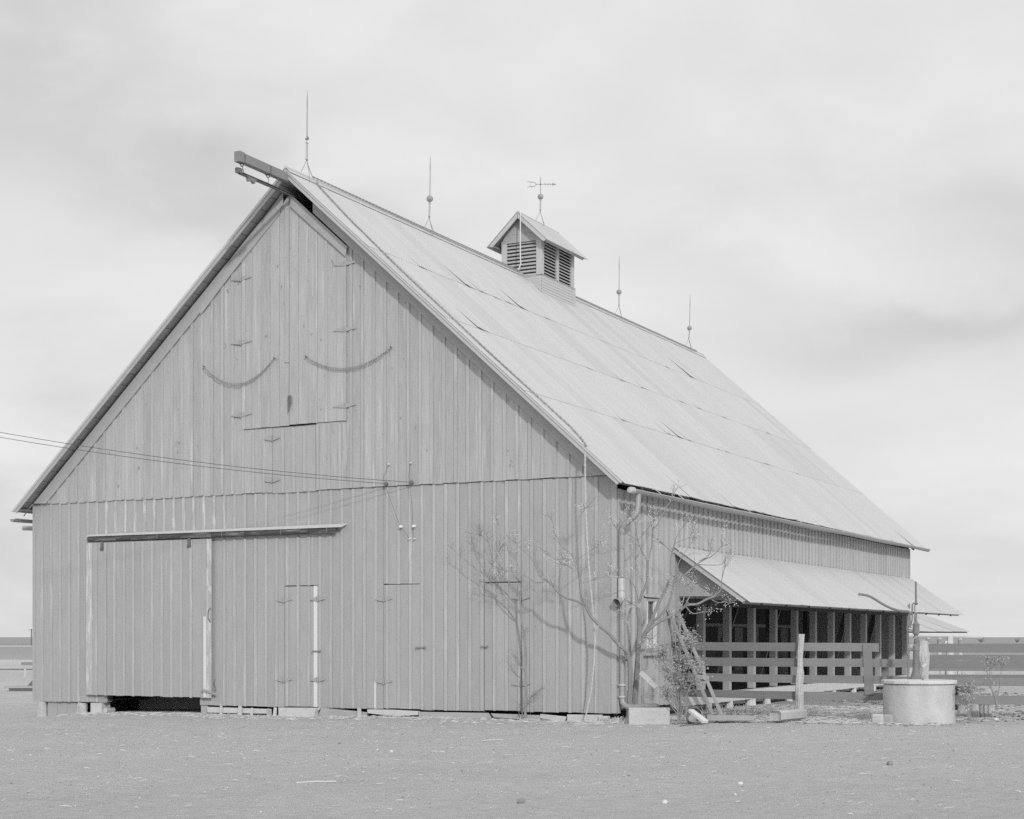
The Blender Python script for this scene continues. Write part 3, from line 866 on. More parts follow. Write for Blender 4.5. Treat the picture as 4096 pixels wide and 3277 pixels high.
# ---------------------------------------------------------------- hay beam over the gable
hb = MB()
hb.box(-6.73, -6.61, -1.86, 0.6, 10.06, 10.225)
hay = hb.build('hay_beam', mat('hay_beam_wood', 0.26, amp=0.15, noise_scale=(3, 1.5, 12), fine=(40, 6, 60), fine_amp=.1), barn, bevel=0.004)
MB().box(-6.735, -6.605, -1.87, -1.72, 10.05, 10.235).build('beam_end', bpy.data.materials['hay_beam_wood'], hay)
m2 = MB()
m2.box(-6.70, -6.64, -1.80, 0.5, 9.875, 9.885); m2.box(-6.675, -6.665, -1.80, 0.5, 9.848, 9.875); m2.box(-6.70, -6.64, -1.80, 0.5, 9.838, 9.848)
m2.build('hay_rail', IRON, hay)
for yy_ in (-1.72, -0.92):
    m3 = MB()
    m3.tube([(-6.67 + 0.035 * math.cos(a), yy_, 10.035 + 0.035 * math.sin(a)) for a in np.linspace(0, 2 * math.pi, 11)[:-1]], 0.011, 6, closed=True)
    m3.tube([(-6.67, yy_, 10.0), (-6.67, yy_ + (0.06 if yy_ < -1 else -0.0), 9.885)], 0.007, 6)
    m3.box(-6.735, -6.605, yy_ - 0.02, yy_ + 0.02, 10.05, 10.20)
    m3.build('rail_hanger', IRON, hay)
m4 = MB(); m4.box(-6.71, -6.63, -1.88, -1.76, 9.85, 9.935); m4.tube([(-6.67, -1.90, 9.93), (-6.67, -1.82, 9.88), (-6.67, -1.76, 9.95)], 0.014, 6)
m4.build('rail_stop', IRON, hay)
m5 = MB(); m5.prism([(-6.70, -1.62, 9.86), (-6.70, -1.30, 9.86), (-6.70, -1.40, 9.79), (-6.70, -1.52, 9.80)], (0.06, 0, 0)); m5.lathe((-6.70, -1.53, 9.80), [(0.03, 0), (0.03, 0.06)], 10, axis=(1, 0, 0)); m5.lathe((-6.70, -1.38, 9.79), [(0.025, 0), (0.025, 0.06)], 10, axis=(1, 0, 0))
m5.build('hay_trolley', GREYIRON, hay)

# ---------------------------------------------------------------- gutter, downpipe
def gutter(parent, x, ya, yb, za, zb, r=0.068):
    mb = MB(); nseg = 36; na = 7
    for j in range(nseg + 1):
        t_ = j / nseg; y_ = ya + (yb - ya) * t_; z_ = za + (zb - za) * t_ + 0.008 * math.sin(t_ * 23)
        for rr in (r, r - 0.004):
            for a in range(na):
                an = math.pi + math.pi * a / (na - 1)
                mb.v.append((x + rr * math.cos(an), y_, z_ + rr * math.sin(an)))
    st_ = 2 * na
    for j in range(nseg):
        for a in range(na - 1):
            b0 = j * st_ + a
            mb.f.append((b0, b0 + 1, b0 + st_ + 1, b0 + st_))
            b1 = j * st_ + na + a
            mb.f.append((b1 + 1, b1, b1 + st_, b1 + st_ + 1))
    g_ = mb.build('gutter', PIPE, parent, smooth=True)
    MB().tube([(x + r, ya, za + 0.002), (x + r, yb, zb + 0.002)], 0.009, 6).build('gutter_bead', TIN, g_)
    return g_
gt = gutter(barn, 0.335, -0.10, 22.28, 3.955, 4.035)
MB().lathe((0.335, -0.26, 3.945), [(0.02, 0), (0.050, 0.01), (0.057, 0.06), (0.054, 0.12), (0.060, 0.16)], 16, axis=(0, 1, 0)).build('gutter_end', TIN, gt, smooth=True)
for yy_ in (1.6, 4.6, 7.5, 10.8, 13.9, 17.0, 20.0):
    MB().tube([(0.335 + 0.074 * math.cos(a), yy_, 3.955 + 0.1 * yy_ / 22.5 + 0.074 * math.sin(a)) for a in np.linspace(math.pi, 2 * math.pi, 8)], 0.006, 5).build('gutter_strap', GREYIRON, gt)
for yy_ in (1.0, 2.1, 6.0, 9.6):
    MB().tube([(0.40, yy_, 3.975), (0.27, yy_ - .12, 4.10)], 0.008, 5).build('gutter_hanger', TIN, gt)
for yy_ in (0.3, 3.5, 12, 16): MB().tube([(0.36, yy_, 3.97), (0.28, yy_, 4.09)], 0.004, 5).build('gutter_hanger', GREYIRON, gt)
DP = 0.063
dp = MB().tube([(0.345, 0.10, 3.90), (0.345, 0.08, 3.70), (0.34, 0.07, 3.60), (0.31, 0.05, 3.54), (0.20, 0.02, 3.44), (0.12, 0.0, 3.38), (0.095, -0.02, 3.30), (0.095, -0.02, 3.22)], 0.051, 14).build('downpipe', PIPE, barn, smooth=True)
MB().tube([(0.082, -0.01, 3.24), (0.082, -0.01, 2.45)], 0.051, 14).build('pipe_length', PIPE, dp, smooth=True)
MB().tube([(0.082, -0.01, 2.452), (0.082, -0.01, 2.10)], 0.066, 14).build('pipe_length', TIN, dp, smooth=True)
mb = MB(); tb = [(0.075, 0.0, 2.16, .060), (0.07, -0.05, 2.07, .062), (0.05, -0.17, 2.03, .074)]
mb.tube(tb, None, 16, cap=False); mb.tube([(p_[0], p_[1], p_[2], p_[3] - .005) for p_ in tb], None, 16, cap=False)
mb.build('spill_mouth', PIPE, dp, smooth=True)
MB().tube([(0.095, 0.02, 2.14), (0.09, 0.0, 1.9), (0.09, 0.0, 0.90)], 0.054, 14).build('pipe_length', PIPE, dp, smooth=True)
MB().tube([(0.09, 0.0, 0.90), (0.09, 0.0, 0.40), (0.10, -0.005, 0.33), (0.14, -0.01, 0.275), (0.20, -0.02, 0.25), (0.34, -0.05, 0.245), (0.56, -0.10, 0.265), (0.76, -0.15, 0.275), (0.80, -0.16, 0.26)], 0.053, 14).build('outlet_pipe', PIPE, dp, smooth=True)
for z_ in (0.61, 0.41): MB().lathe((0.09, 0.0, z_), [(0.066, 0), (0.069, 0.0), (0.069, 0.028), (0.066, 0.028)], 16).build('pipe_strap', TIN, dp)
# left gutter and pipe, seen past the left corner
gl = gutter(barn, -13.72, -0.25, 22.3, 3.93, 4.03)
MB().tube([(-14.2, 0.55, 3.80), (-13.95, 0.62, 3.79), (-13.6, 0.75, 3.77), (-13.45, 0.85, 3.72), (-13.42, 0.88, 3.6), (-13.42, 0.9, 0.3)], 0.05, 12).build('downpipe', PIPE, barn, smooth=True)
MB().tube([(-13.455, 0.40, 3.36), (-13.44, 0.43, 3.3), (-13.35, 0.5, 3.27)], 0.048, 12).build('spill_mouth', PIPE, barn, smooth=True)

# ---------------------------------------------------------------- cupola
CX0, CX1, CY0, CY1 = -7.215, -6.125, 9.50, 11.39
mb = MB(); mb.box(CX0 + .03, CX1 - .03, CY0 + .03, CY1 - .03, 9.9, 10.0)
cup = mb.build('cupola', INNER, barn, label='small louvred cupola astride the ridge')
pw = 0.14
for (xa, xb, ya, yb) in ((CX0, CX0 + pw, CY0, CY0 + .06), (CX1 - pw, CX1 - .003, CY0, CY0 + .06), (CX1 - .06, CX1, CY0 + .062, CY0 + .15), (CX1 - .05, CX1, 10.36, 10.50), (CX1 - .06, CX1, CY1 - .17, CY1), (CX0, CX0 + pw, CY1 - .06, CY1), (CX0, CX0 + .06, CY0 + .062, CY0 + .15)):
    MB().box(xa, xb, ya, yb, 9.95 if xb < -6.2 else 10.26, 11.16).build('corner_post', SIDEW, cup)
# gable boards
for z0_, z1_ in ((11.10, 11.30), (11.304, 11.48), (11.484, 11.72)):
    def xh(z): return min(0.545, (11.72 - z) / 0.93)
    MB().prism([(RX - xh(z0_), CY0 - .004, z0_), (RX + xh(z0_), CY0 - .004, z0_), (RX + xh(z1_), CY0 - .004, z1_), (RX - xh(z1_), CY0 - .004, z1_)], (0, 0.022, 0)).build('gable_board', TRIM, cup)
    MB().prism([(RX - xh(z0_), CY1, z0_), (RX + xh(z0_), CY1, z0_), (RX + xh(z1_), CY1, z1_), (RX - xh(z1_), CY1, z1_)], (0, -0.022, 0)).build('gable_board', TRIM, cup)
# louvre slats
for k in range(10):
    z_ = 10.27 + 0.088 * k
    MB().prism([(CX0 + pw, CY0 + .005, z_), (CX0 + pw, CY0 + .018, z_ - .012), (CX0 + pw, CY0 + .10, z_ + .058), (CX0 + pw, CY0 + .087, z_ + .07)], (CX1 - CX0 - 2 * pw, 0, 0)).build('louvre_slat', SIDEW, cup)
for (ya, yb) in ((CY0 + .152, 10.358), (10.502, CY1 - .172)):
    for k in range(11):
        z_ = 10.27 + 0.078 * k
        MB().prism([(CX1 - .004, ya, z_), (CX1 - .017, ya, z_ - .012), (CX1 - .085, ya, z_ + .042), (CX1 - .072, ya, z_ + .054)], (0, yb - ya, 0)).build('louvre_slat', SIDEW, cup)
mb = MB(); mb.box(CX0 + .001, CX0 + .02, CY0 + .15, CY1 - .06, 9.9, 11.15); mb.box(CX0 + pw, CX1 - .06, CY1 - .03, CY1 - .01, 9.9, 11.15)
mb.build('back_boarding', INNER, cup)
MB().box(CX0 + pw, CX1 - pw, CY0, CY0 + .03, 10.20, 10.262).build('louvre_sill', TRIM, cup)
# corrugated skirt, ribs running level
def skirt(axis, a0, a1, fix, ztop, zf):
    nz_ = 44; V, F = [], []
    for j in range(nz_ + 1):
        for i in range(9):
            a = a0 + (a1 - a0) * i / 8
            zb_ = zf(a); z_ = ztop + (zb_ - ztop) * j / nz_
            off = 0.008 * math.sin(2 * math.pi * z_ / PITCH)
            V.append((fix + off, a, z_) if axis == 'y' else (a, fix - off, z_))
    for j in range(nz_):
        for i in range(8):
            F.append((j * 9 + i, j * 9 + i + 1, (j + 1) * 9 + i + 1, (j + 1) * 9 + i))
    m_b = MB(); m_b.v = V; m_b.f = F
    m_b.build('skirt_sheet', TIN, cup, smooth=True)
skirt('y', CY0 - .01, CY1 + .01, CX1 + 0.012, 10.262, lambda a: roof_z(CX1) + 0.0)
skirt('x', RX + .05, CX1 + .012, CY0 - .012, 10.24, lambda a: roof_z(a) - 0.01)
MB().box(CX1 + .0, CX1 + .03, CY0 - .02, CY1 + .02, 10.258, 10.275).build('skirt_flashing', TRIM, cup)
MB().box(CX1 - .02, CX1 + .028, CY1 - .09, CY1 + .02, 9.78, 10.255).build('corner_post', SIDEW, cup)
# cupola roof
CR = 11.775; CSL = 0.93; CTH = math.atan(CSL); CL = 0.80 / math.cos(CTH)
for sgn in (-1, 1):
    ct, st = math.cos(CTH), math.sin(CTH)
    def cp(s, n): return (RX + sgn * (s * ct + n * st), CR - s * st + n * ct)
    q_ = [cp(0, -.004), cp(CL - .02, -.004), cp(CL - .02, -.02), cp(0, -.02)]
    MB().prism([(a, CY0 - .19, b_) for a, b_ in q_], (0, 2.30, 0)).build('roof_board', SOFFIT, cup)
    q_ = [cp(0, 0.0), cp(CL - .01, 0.0), cp(CL - .06, -.095), cp(.1, -.095)]
    MB().prism([(a, CY0 - .21, b_) for a, b_ in q_], (0, 0.022, 0)).build('barge_board', SIDEW, cup)
    q_ = [cp(CL - .10, -.022), cp(CL - .075, -.022), cp(CL - .075, -.09), cp(CL - .10, -.09)]
    MB().prism([(a, CY0 - .18, b_) for a, b_ in q_], (0, 2.28, 0)).build('eave_board', TRIM, cup)
    mC = corr_mesh('roof_sheet', 0.62, CL + .05, TINEDGE)
    for k in range(4):
        place_sheet(mC, cup, sgn, 0.0, CY0 - .21 + .29 + 0.575 * k, 0.010 + .002 * k, roll=0.004, th=CTH, ridge=(RX, CR))
MB().tube([(RX, CY0 - .22, CR + 0.02), (RX, CY0 + 2.12, CR + 0.02)], 0.022, 8).build('ridge_cap', TIN, cup, smooth=True)

# ---------------------------------------------------------------- awning over the stalls
AX, AZ0, AZ1, AY0, AY1 = 1.46, 3.155, 2.125, 2.60, 21.55
ATH = math.atan((AZ0 - AZ1) / AX); AL = AX / math.cos(ATH)
mb = MB()
for y_ in np.arange(3.6, LEN, 1.53): mb.beam((0.01, y_, AZ0 - .10), (AX - .05, y_, AZ1 - .06), 0.05, 0.09)
awn = mb.build('awning', INNER, barn, label='sloping metal awning over the open stalls')
ac, as_ = math.cos(ATH), math.sin(ATH)
def ap(s, n): return (s * ac + n * as_, AZ0 - s * as_ + n * ac)
for k in range(6):
    q_ = [ap(AL * k / 6 + .004, -.012), ap(AL * (k + 1) / 6 - .004, -.012), ap(AL * (k + 1) / 6 - .004, -.03), ap(AL * k / 6 + .004, -.03)]
    if k == 0: q_ = [(max(a, 0.03), b_) for a, b_ in q_]
    MB().prism([(a, AY0 + .03, b_) for a, b_ in q_], (0, AY1 - AY0 - .04, 0)).build('roof_board', SOFFIT, awn)
q_ = [ap(0.02, 0.0), ap(AL - .01, 0.0), ap(AL - .06, -.10), ap(0.07, -.10)]
MB().prism([(a, AY0, b_) for a, b_ in q_], (0, 0.026, 0)).build('barge_board', SIDEW, awn)
q_ = [ap(AL - .06, -.03), ap(AL - .03, -.03), ap(AL - .03, -.11), ap(AL - .06, -.11)]
MB().prism([(a, AY0 + .03, b_) for a, b_ in q_], (0, AY1 - AY0 - .06, 0)).build('eave_board', WEATHER, awn)
MB().prism([(0.032, 2.86, 2.215), (1.30, 2.86, 2.20), (0.032, 2.86, 3.06)], (0, 0.024, 0)).build('end_panel', WALL, awn)
mA = [corr_mesh('roof_sheet', CW + .045, AL + .05, TIN, rows=2), corr_mesh('roof_sheet', CW + .045, AL + .05, TINEDGE, rows=2), corr_mesh('roof_sheet', CW + .045, AL + .05, TIN, 0.012, rows=2)]
for c in range(31):
    k = 2 if c == 5 else (1 if random.random() < .2 else 0)
    place_sheet(mA[k], awn, 1, 0.035, AY0 + CW * (c + .5) - .01, 0.006 + (.002 if c % 2 else 0), roll=R(.002, .007), yaw=R(-.003, .003), th=ATH, ridge=(0.0, AZ0))

# ---------------------------------------------------------------- footing of the front wall
f0 = thing('corner_log_post', (-13.17, 0.02, -0.35), 'thick pale log stump under the left corner of the barn', 'log post') if 0 else None
def logpost(x, y, z0_, z1_, r, name, m, lab, lean=0.0, parent=None):
    mb = MB(); pts = []
    for j in range(7):
        t_ = j / 6
        pts.append((x + lean * t_ + .012 * noise.noise(Vector((x, j * .9, 0))), y, z0_ + (z1_ - z0_) * t_, r * (1 + .10 * noise.noise(Vector((x * 3, j * .7, 5))) + (.06 if j == 0 else 0))))
    mb.tube(pts, None, 11)
    for i, v_ in enumerate(mb.v):
        n_ = noise.noise(Vector((v_[0] * 16, v_[1] * 16, v_[2] * 2.5)))
        mb.v[i] = (v_[0] + .02 * n_, v_[1] + .02 * n_, v_[2])
    return mb.build(name, m, parent, label=lab)
logpost(-13.17, 0.06, -0.44, 0.10, 0.125, 'footing_post', BARKP, 'thick split log under the left corner', parent=barn)
logpost(-12.12, 0.05, -0.30, 0.09, 0.10, 'footing_post', BARKP, 'pale log leaning beside the skirting', 0.05, barn)
logpost(-11.96, 0.0, -0.27, 0.085, 0.085, 'footing_post', BARKP, 'twisted log beside the first pale log', -0.05, barn)
MB().box(-11.76, -11.47, -0.06, 0.22, -0.12, 0.095).build('footing_block', PALEW, barn, bevel=.008)
MB().box(-11.82, -11.42, -0.10, 0.26, -0.22, -0.125).build('footing_slab', STONE, barn, bevel=.015)
MB().box(-8.96, -8.80, 0.0, 0.2, -0.2, 0.095).build('footing_post', WEATHER, barn)
MB().box(-11.60, -11.37, -0.02, 0.16, 0.115, 0.255).build('door_sill_beam', WEATHER, barn)
MB().box(-8.965, -8.60, -0.02, 0.14, 0.105, 0.24).build('door_sill_beam', WEATHER, barn)
MB().lathe((-11.40, -0.02, -0.06), [(.055, 0), (.055, .25)], 12, axis=(0, 1, 0)).build('footing_pipe', PALEW, barn)
sk = MB()
for k in range(3): sk.box(-13.0 + .265 * k + .003, -12.74 + .265 * k, 0.03, 0.05, -0.42, 0.09)
sk.build('skirting', WALL, barn)
for x in (-8.2, -7.1, -5.6, -4.3, -3.0, -1.7, -0.5):
    MB().box(x, x + .2, 0.5, 0.72, -0.4, 0.13).build('footing_block', INNER, barn)
# low row of boards under the floor closes the view beneath the wall
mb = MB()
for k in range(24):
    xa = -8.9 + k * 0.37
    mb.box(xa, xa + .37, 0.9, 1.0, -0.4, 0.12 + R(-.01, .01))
mb.build('crawl_space_backing', INNER, barn, kind='stuff')
MB().box(-11.9, -8.4, 1.6, 1.63, -.4, 1.2).build('crawl_space_backing', WEATHER, barn)  # added board, catches light so the gap under the sliding door is not black
# ------------------------------------------------------------------ things on and round the barn
def rods(y, zb, tip, ballz, lab, x=RX, broken=False, lean=0.02, vane=False, gb=BALL):
    t_ = thing('weather_vane' if vane else 'lightning_rod', (x, y, zb), lab, 'weather vane' if vane else 'lightning rod', None if vane else 'lightning rods along the ridge')
    cz = zb + 0.34
    mb = MB()
    for dx_, dy_ in ((0.0, 0.24), (0.16, -0.12), (-0.16, -0.12)):
        mb.tube([(x + dx_, y + dy_, zb - abs(dx_) * SL + .01), (x + dx_ * .6, y + dy_ * .55, zb + .12 - abs(dx_) * .3), (x + dx_ * .15, y + dy_ * .12, cz - .08), (x, y, cz)], 0.0075 if dy_ > 0 else 0.005, 5)
    mb.build('tripod_foot', GREYIRON, t_)
    mb = MB()
    for s_ in (-1, 1): mb.tube([(x, y + .022 * s_, cz - .02), (x, y + .022 * s_ + lean * .4, ballz - .08)], 0.0065, 5)
    mb.tube([(x, y - .045, cz), (x, y + .045, cz)], 0.007, 5); mb.tube([(x, y - .04, ballz - .1), (x, y + .05, ballz - .1)], 0.006, 5)
    mb.build('twin_rod', GREYIRON, t_)
    if broken: MB().tube([(x, y - .03, ballz - .04), (x, y + .03, ballz + .03), (x, y + .06, ballz - .02)], 0.018, 5).build('ball_fragment', GREYIRON, t_)
    else: MB().ball((x, y + lean * .5, ballz), 0.074, 14, 10).build('glass_ball', gb, t_, smooth=True)
    MB().tube([(x, y + lean * .5, ballz - .06, .011), (x, y + lean * .8, ballz + (tip - ballz) * .6, .0085), (x, y + lean * .85, ballz + (tip - ballz) * .72, .012), (x, y + lean, tip, .003)], None, 6).build('spike', GREYIRON, t_)
    if vane:
        zc = 12.78
        d_ = Vector((CA, SA, 0)) * 1.0        # lies square to the view
        c_ = Vector((x, y + .015, zc))
        mb = MB(); mb.tube([c_ - d_ * .14, c_ + d_ * .30], 0.007, 5)
        mb.prism([c_ + d_ * .40, c_ + d_ * .28 + Vector((0, 0, .035)), c_ + d_ * .30, c_ + d_ * .28 - Vector((0, 0, .035))], (0.004, -0.004, 0))
        for k in range(3):
            mb.tube([c_ + d_ * (.10 + .06 * k) + Vector((0, 0, .035)), c_ + d_ * (.13 + .06 * k) - Vector((0, 0, .035))], .005, 4)
        mb.build('arrow', GREYIRON, t_)
        mb = MB()
        for s_ in (-1, 1):
            mb.tube([c_ - d_ * .10, c_ - d_ * .14 + Vector((0, 0, .05 * s_)), c_ - d_ * .26 + Vector((0, 0, .055 * s_)), c_ - d_ * .33 + Vector((0, 0, .075 * s_))], .006, 4)
            mb.tube([c_ - d_ * .20 + Vector((0, 0, .055 * s_)), c_ - d_ * .23 + Vector((0, 0, .085 * s_))], .005, 4)
        mb.tube([c_ - d_ * .26 + Vector((0, 0, .055)), c_ - d_ * .26 - Vector((0, 0, .055))], .005, 4)
        mb.build('tail', GREYIRON, t_)
        MB().ball(c_, .026, 8, 6).build('hub', GREYIRON, t_)
    return t_
rods(0.33, 10.33, 12.02, 11.09, 'nearest lightning rod, its ball broken away, behind the hay beam', broken=True)
rods(5.03, 10.33, 12.02, 11.07, 'second lightning rod from the gable, with a dark glass ball', lean=.05)
rods(15.5, 10.33, 12.03, 11.04, 'lightning rod just beyond the cupola, its foot close behind the louvred roof')
rods(20.92, 10.33, 12.02, 10.98, 'farthest lightning rod at the far end of the ridge', lean=.12)
rods(10.55, 11.80, 13.00, 12.47, 'arrow weather vane with a glass ball on the cupola roof', vane=True)
def braid(mb, pts, r, turns):
    P = [Vector(p) for p in pts]; L = [0]
    for a, b_ in zip(P[:-1], P[1:]): L.append(L[-1] + (b_ - a).length)
    n = int(L[-1] * turns * 5)
    for ph in (0, math.pi):
        q_ = []
        for i in range(n + 1):
            s_ = L[-1] * i / n
            k = max(j for j in range(len(L)) if L[j] <= s_ + 1e-9); k = min(k, len(P) - 2)
            f_ = (s_ - L[k]) / (L[k + 1] - L[k]); c_ = P[k].lerp(P[k + 1], f_)
            d_ = (P[k + 1] - P[k]).normalized(); a_ = d_.cross(Vector((0.3, 0.9, 0.1))).normalized(); b2 = d_.cross(a_)
            t_ = 2 * math.pi * s_ * turns + ph
            q_.append(c_ + (a_ * math.cos(t_) + b2 * math.sin(t_)) * r * .7)
        mb.tube(q_, r, 4)
    return mb
def rp(x, y, n=0.035):                        # point on the near roof slope
    return (x + n * ST, y, roof_z(x) + n * CT)
mb = braid(MB(), [rp(-6.62, 0.55, .06), rp(-6.5, 0.45), rp(-5.6, 0.12), rp(-4.36, -0.10), rp(-2.5, -0.18), rp(-1.44, -0.16), rp(-0.86, -.14), rp(-0.60, -0.25), rp(-0.42, -0.40, .03)], 0.011, 5)
single(mb, 'ground_cable', CABLE, (-6.62, 0.55, 10.33), 'dark braided lightning cable running down the roof near the verge', 'cable', 'lightning cables')
cabz = [(-0.42, -0.42, 4.62), (-0.41, -0.44, 4.2), (-0.40, -0.44, 3.6), (-0.37, -0.43, 3.0), (-0.33, -0.41, 2.4), (-0.29, -0.38, 1.9), (-0.27, -0.35, 1.4), (-0.30, -0.32, 1.0), (-0.37, -0.28, 0.55), (-0.46, -0.25, 0.2), (-0.52, -0.24, -0.02)]
single(braid(MB(), cabz, 0.010, 6), 'ground_cable', ROPE, cabz[-1], 'pale braided cable hanging down the front wall by the right corner', 'cable', 'lightning cables')
mb = braid(MB(), [(RX + .03, 0.5, RZ + .075), (RX + .06, 5, RZ + .05), (RX + .06, 9.3, RZ + .05)], .010, 4)
single(mb, 'ground_cable', CABLE, (RX, .5, RZ + .05), 'braided cable lying along the ridge from the gable to the cupola', 'cable', 'lightning cables')
mb = MB().tube([(RX + .05, 11.6, RZ + .05), (RX + .05, 21.5, RZ + .05)], .012, 5)
single(mb, 'ground_cable', CABLE, (RX, 11.6, RZ + .05), 'cable lying along the ridge beyond the cupola', 'cable', 'lightning cables')
mb = MB().tube([(RX + .03, CY0 - .15, 11.84), (RX + .10, CY0 - .24, 11.72), (RX + .10, CY0 - .25, 11.2), (RX + .10, CY0 - .25, 10.75), (RX + .11, CY0 - .25, 10.50), (RX + .06, CY0 - .27, 10.36), (RX - .02, CY0 - .30, 10.32)], .014, 6)
single(mb, 'ground_cable', WHITE, (RX, CY0 - .25, 10.3), 'pale cable hanging down the front of the cupola', 'cable', 'lightning cables')

# two chains slung on the gable
def chain_thing(p0, low, p1, lab):
    t_ = thing('hanging_chain', (p0[0], -.10, p0[1]), lab, 'chain', 'slack chains on the gable')
    # parabola through the three points
    A = np.array([[p[0] ** 2, p[0], 1] for p in (p0, low, p1)]); co_ = np.linalg.solve(A, [p0[1], low[1], p1[1]])
    n = int(abs(p1[0] - p0[0]) / 0.052); me_l_ = MB()
    for off in (0, 0.028):
        for i in range(n):
            x0_ = p0[0] + (p1[0] - p0[0]) * i / n; x1_ = p0[0] + (p1[0] - p0[0]) * (i + 1.25) / n
            z0_ = float(np.polyval(co_, x0_)) - off * math.sin(math.pi * i / n); z1_ = float(np.polyval(co_, x1_)) - off * math.sin(math.pi * i / n)
            if i % 2: w = Vector((0, 0.010, 0))
            else:
                d_ = Vector((x1_ - x0_, 0, z1_ - z0_)).normalized(); w = Vector((-d_.z, 0, d_.x)) * 0.012
            a = Vector((x0_, -.115, z0_)); b_ = Vector((x1_, -.115, z1_))
            me_l_.tube([a + w * .3, a.lerp(b_, .2) + w, a.lerp(b_, .8) + w, b_ + w * .3, b_ - w * .3, a.lerp(b_, .8) - w, a.lerp(b_, .2) - w, a - w * .3], .0030, 4, closed=True)
    me_l_.build('chain_links', GREYIRON, t_, kind='stuff')
    for p in (p0, p1): MB().tube([(p[0], -.07, p[1] + .01), (p[0], -.125, p[1] + .01), (p[0], -.125, p[1] + .035)], .011, 6).build('hook', IRON, t_)
chain_thing((-8.81, 6.76), (-8.10, 6.375), (-7.12, 6.79), 'slack chain slung across the left loft door')
chain_thing((-6.39, 6.76), (-5.45, 6.475), (-4.50, 6.78), 'slack chain slung from the right loft door to the siding')

# insulators and wires
kn = []
for (kx, hx, hz, lx_, bx_, lab) in ((-4.61, -4.55, 4.64, -4.30, -4.11, 'left'), (-4.07, -4.08, 4.64, -4.02, -4.01, 'right')):
    t_ = thing('wire_insulator', (kx, -.07, 4.27), 'dark knob insulator at the %s end of the pair above the belt seam' % lab, 'insulator', 'knob insulators on the gable')
    MB().lathe((kx, -.07, 4.275), [(.03, 0), (.034, .015), (.026, .03), (.036, .05), (.034, .075), (.02, .085)], 14, axis=(0.35, -1, 0.1)).build('knob', IRON, t_, smooth=True)
    t2 = thing('spool_insulator', (lx_, -.05, 3.48), 'white porcelain insulator under the %s dark knob' % lab, 'insulator', 'white insulators on the front wall')
    MB().lathe((lx_, -.045, 3.48), [(.026, 0), (.026, .02), (.017, .028), (.017, .042), (.027, .05), (.024, .07)], 12, axis=(0.1, -1, 0)).build('spool', PORC, t2, smooth=True)
    MB().lathe((bx_, -.045, 3.25), [(.013, 0), (.013, .05)], 8, axis=(0, -1, 0)).build('lead_tube', PORC, t2)
    MB().lathe((hx, -.07, hz), [(.014, 0), (.016, .04)], 8, axis=(0, -1, 0)).build('lead_tube', PORC, t_)
    single(MB().tube([(hx, -.11, hz), (kx - .03, -.13, 4.40), (kx, -.14, 4.27), (lx_ - (lx_ - kx) * .5, -.12, 3.86), (lx_, -.11, 3.48), (bx_, -.09, 3.25)], .0030, 4), 'lead_wire', WIREM, (kx, -.1, 4.27), 'thin wire led from the %s dark knob down to its white insulator' % lab, 'wire', 'lead wires')
    kn.append(Vector((kx, -.15, 4.28)))
def overhead(a, b_, sag, lab):
    pts = []
    for i in range(25):
        t_ = i / 24; p = a.lerp(b_, t_); pts.append((p.x, p.y, p.z - sag * 4 * t_ * (1 - t_)))
    single(MB().tube(pts, .0052, 5), 'overhead_wire', WIREM, tuple(a), lab, 'wire', 'overhead wires')
def cam_pt(px, py, Z):
    X = (px - 2048) / 6362 * Z; x_, y_ = LOC(X, Z); return Vector((x_, y_, EYE + (2548 - py) / 6362 * Z))
overhead(kn[0], cam_pt(-900, 1570, 28.5), .22, 'lower overhead wire reaching left from the left dark knob')
overhead(kn[1], cam_pt(-900, 1545, 28.3), .24, 'upper overhead wire reaching left from the right dark knob')

# planks, logs and stakes heaped along the foot of the front wall
PL = [('log', [(-8.73, 0.07), (-7.26, 0.06), (-7.26, -0.03), (-8.73, -0.04)], -.10, .08, PALEW, 'long squared pale timber lying just right of the sliding door opening'),
      ('plank', [(-7.04, 0.095), (-6.06, 0.108), (-6.23, -0.07), (-7.04, -0.08)], -.09, .03, PALEW, 'wide plank standing on edge below the white-edged wicket door'),
      ('plank', [(-6.04, 0.11), (-5.19, 0.06), (-5.01, 0.045), (-5.05, -0.05), (-6.12, -0.05)], -.11, .035, WEATHER, 'tapering plank on edge right of the white-edged wicket door'),
      ('rotten_timber', [(-5.01, 0.10), (-4.5, 0.105), (-3.92, 0.09), (-3.92, 0.02), (-4.4, -.01), (-5.0, 0.03)], -.12, .10, PALEW, 'rotten splintered timber below the middle wicket door'),
      ('plank', [(-3.91, 0.08), (-2.47, 0.09), (-2.40, 0.0), (-3.91, -0.03)], -.10, .03, WEATHER, 'long low plank right of the middle wicket door'),
      ('plank', [(-2.41, 0.085), (-1.43, 0.075), (-1.43, -0.02), (-2.34, 0.015)], -.13, .03, WEATHER, 'thin plank behind the foot of the small tree'),
      ('plank', [(-1.43, 0.095), (-0.92, 0.06), (-0.96, -0.04), (-1.43, 0.02)], -.11, .05, PALEW, 'short pale plank right of the small tree'),
      ('plank', [(-0.90, 0.10), (-0.23, 0.11), (-0.29, -0.06), (-0.90, -0.04)], -.13, .03, PALEW, 'broad board on edge at the foot of the hanging cable')]
for nm, pts, y_, th_, m_, lab in PL:
    single(MB().prism([(a, y_, b_) for a, b_ in pts], (0, th_, 0)), nm, m_, (pts[0][0], y_, -.05), lab, 'plank', 'planks along the foot of the barn', bevel=.004)
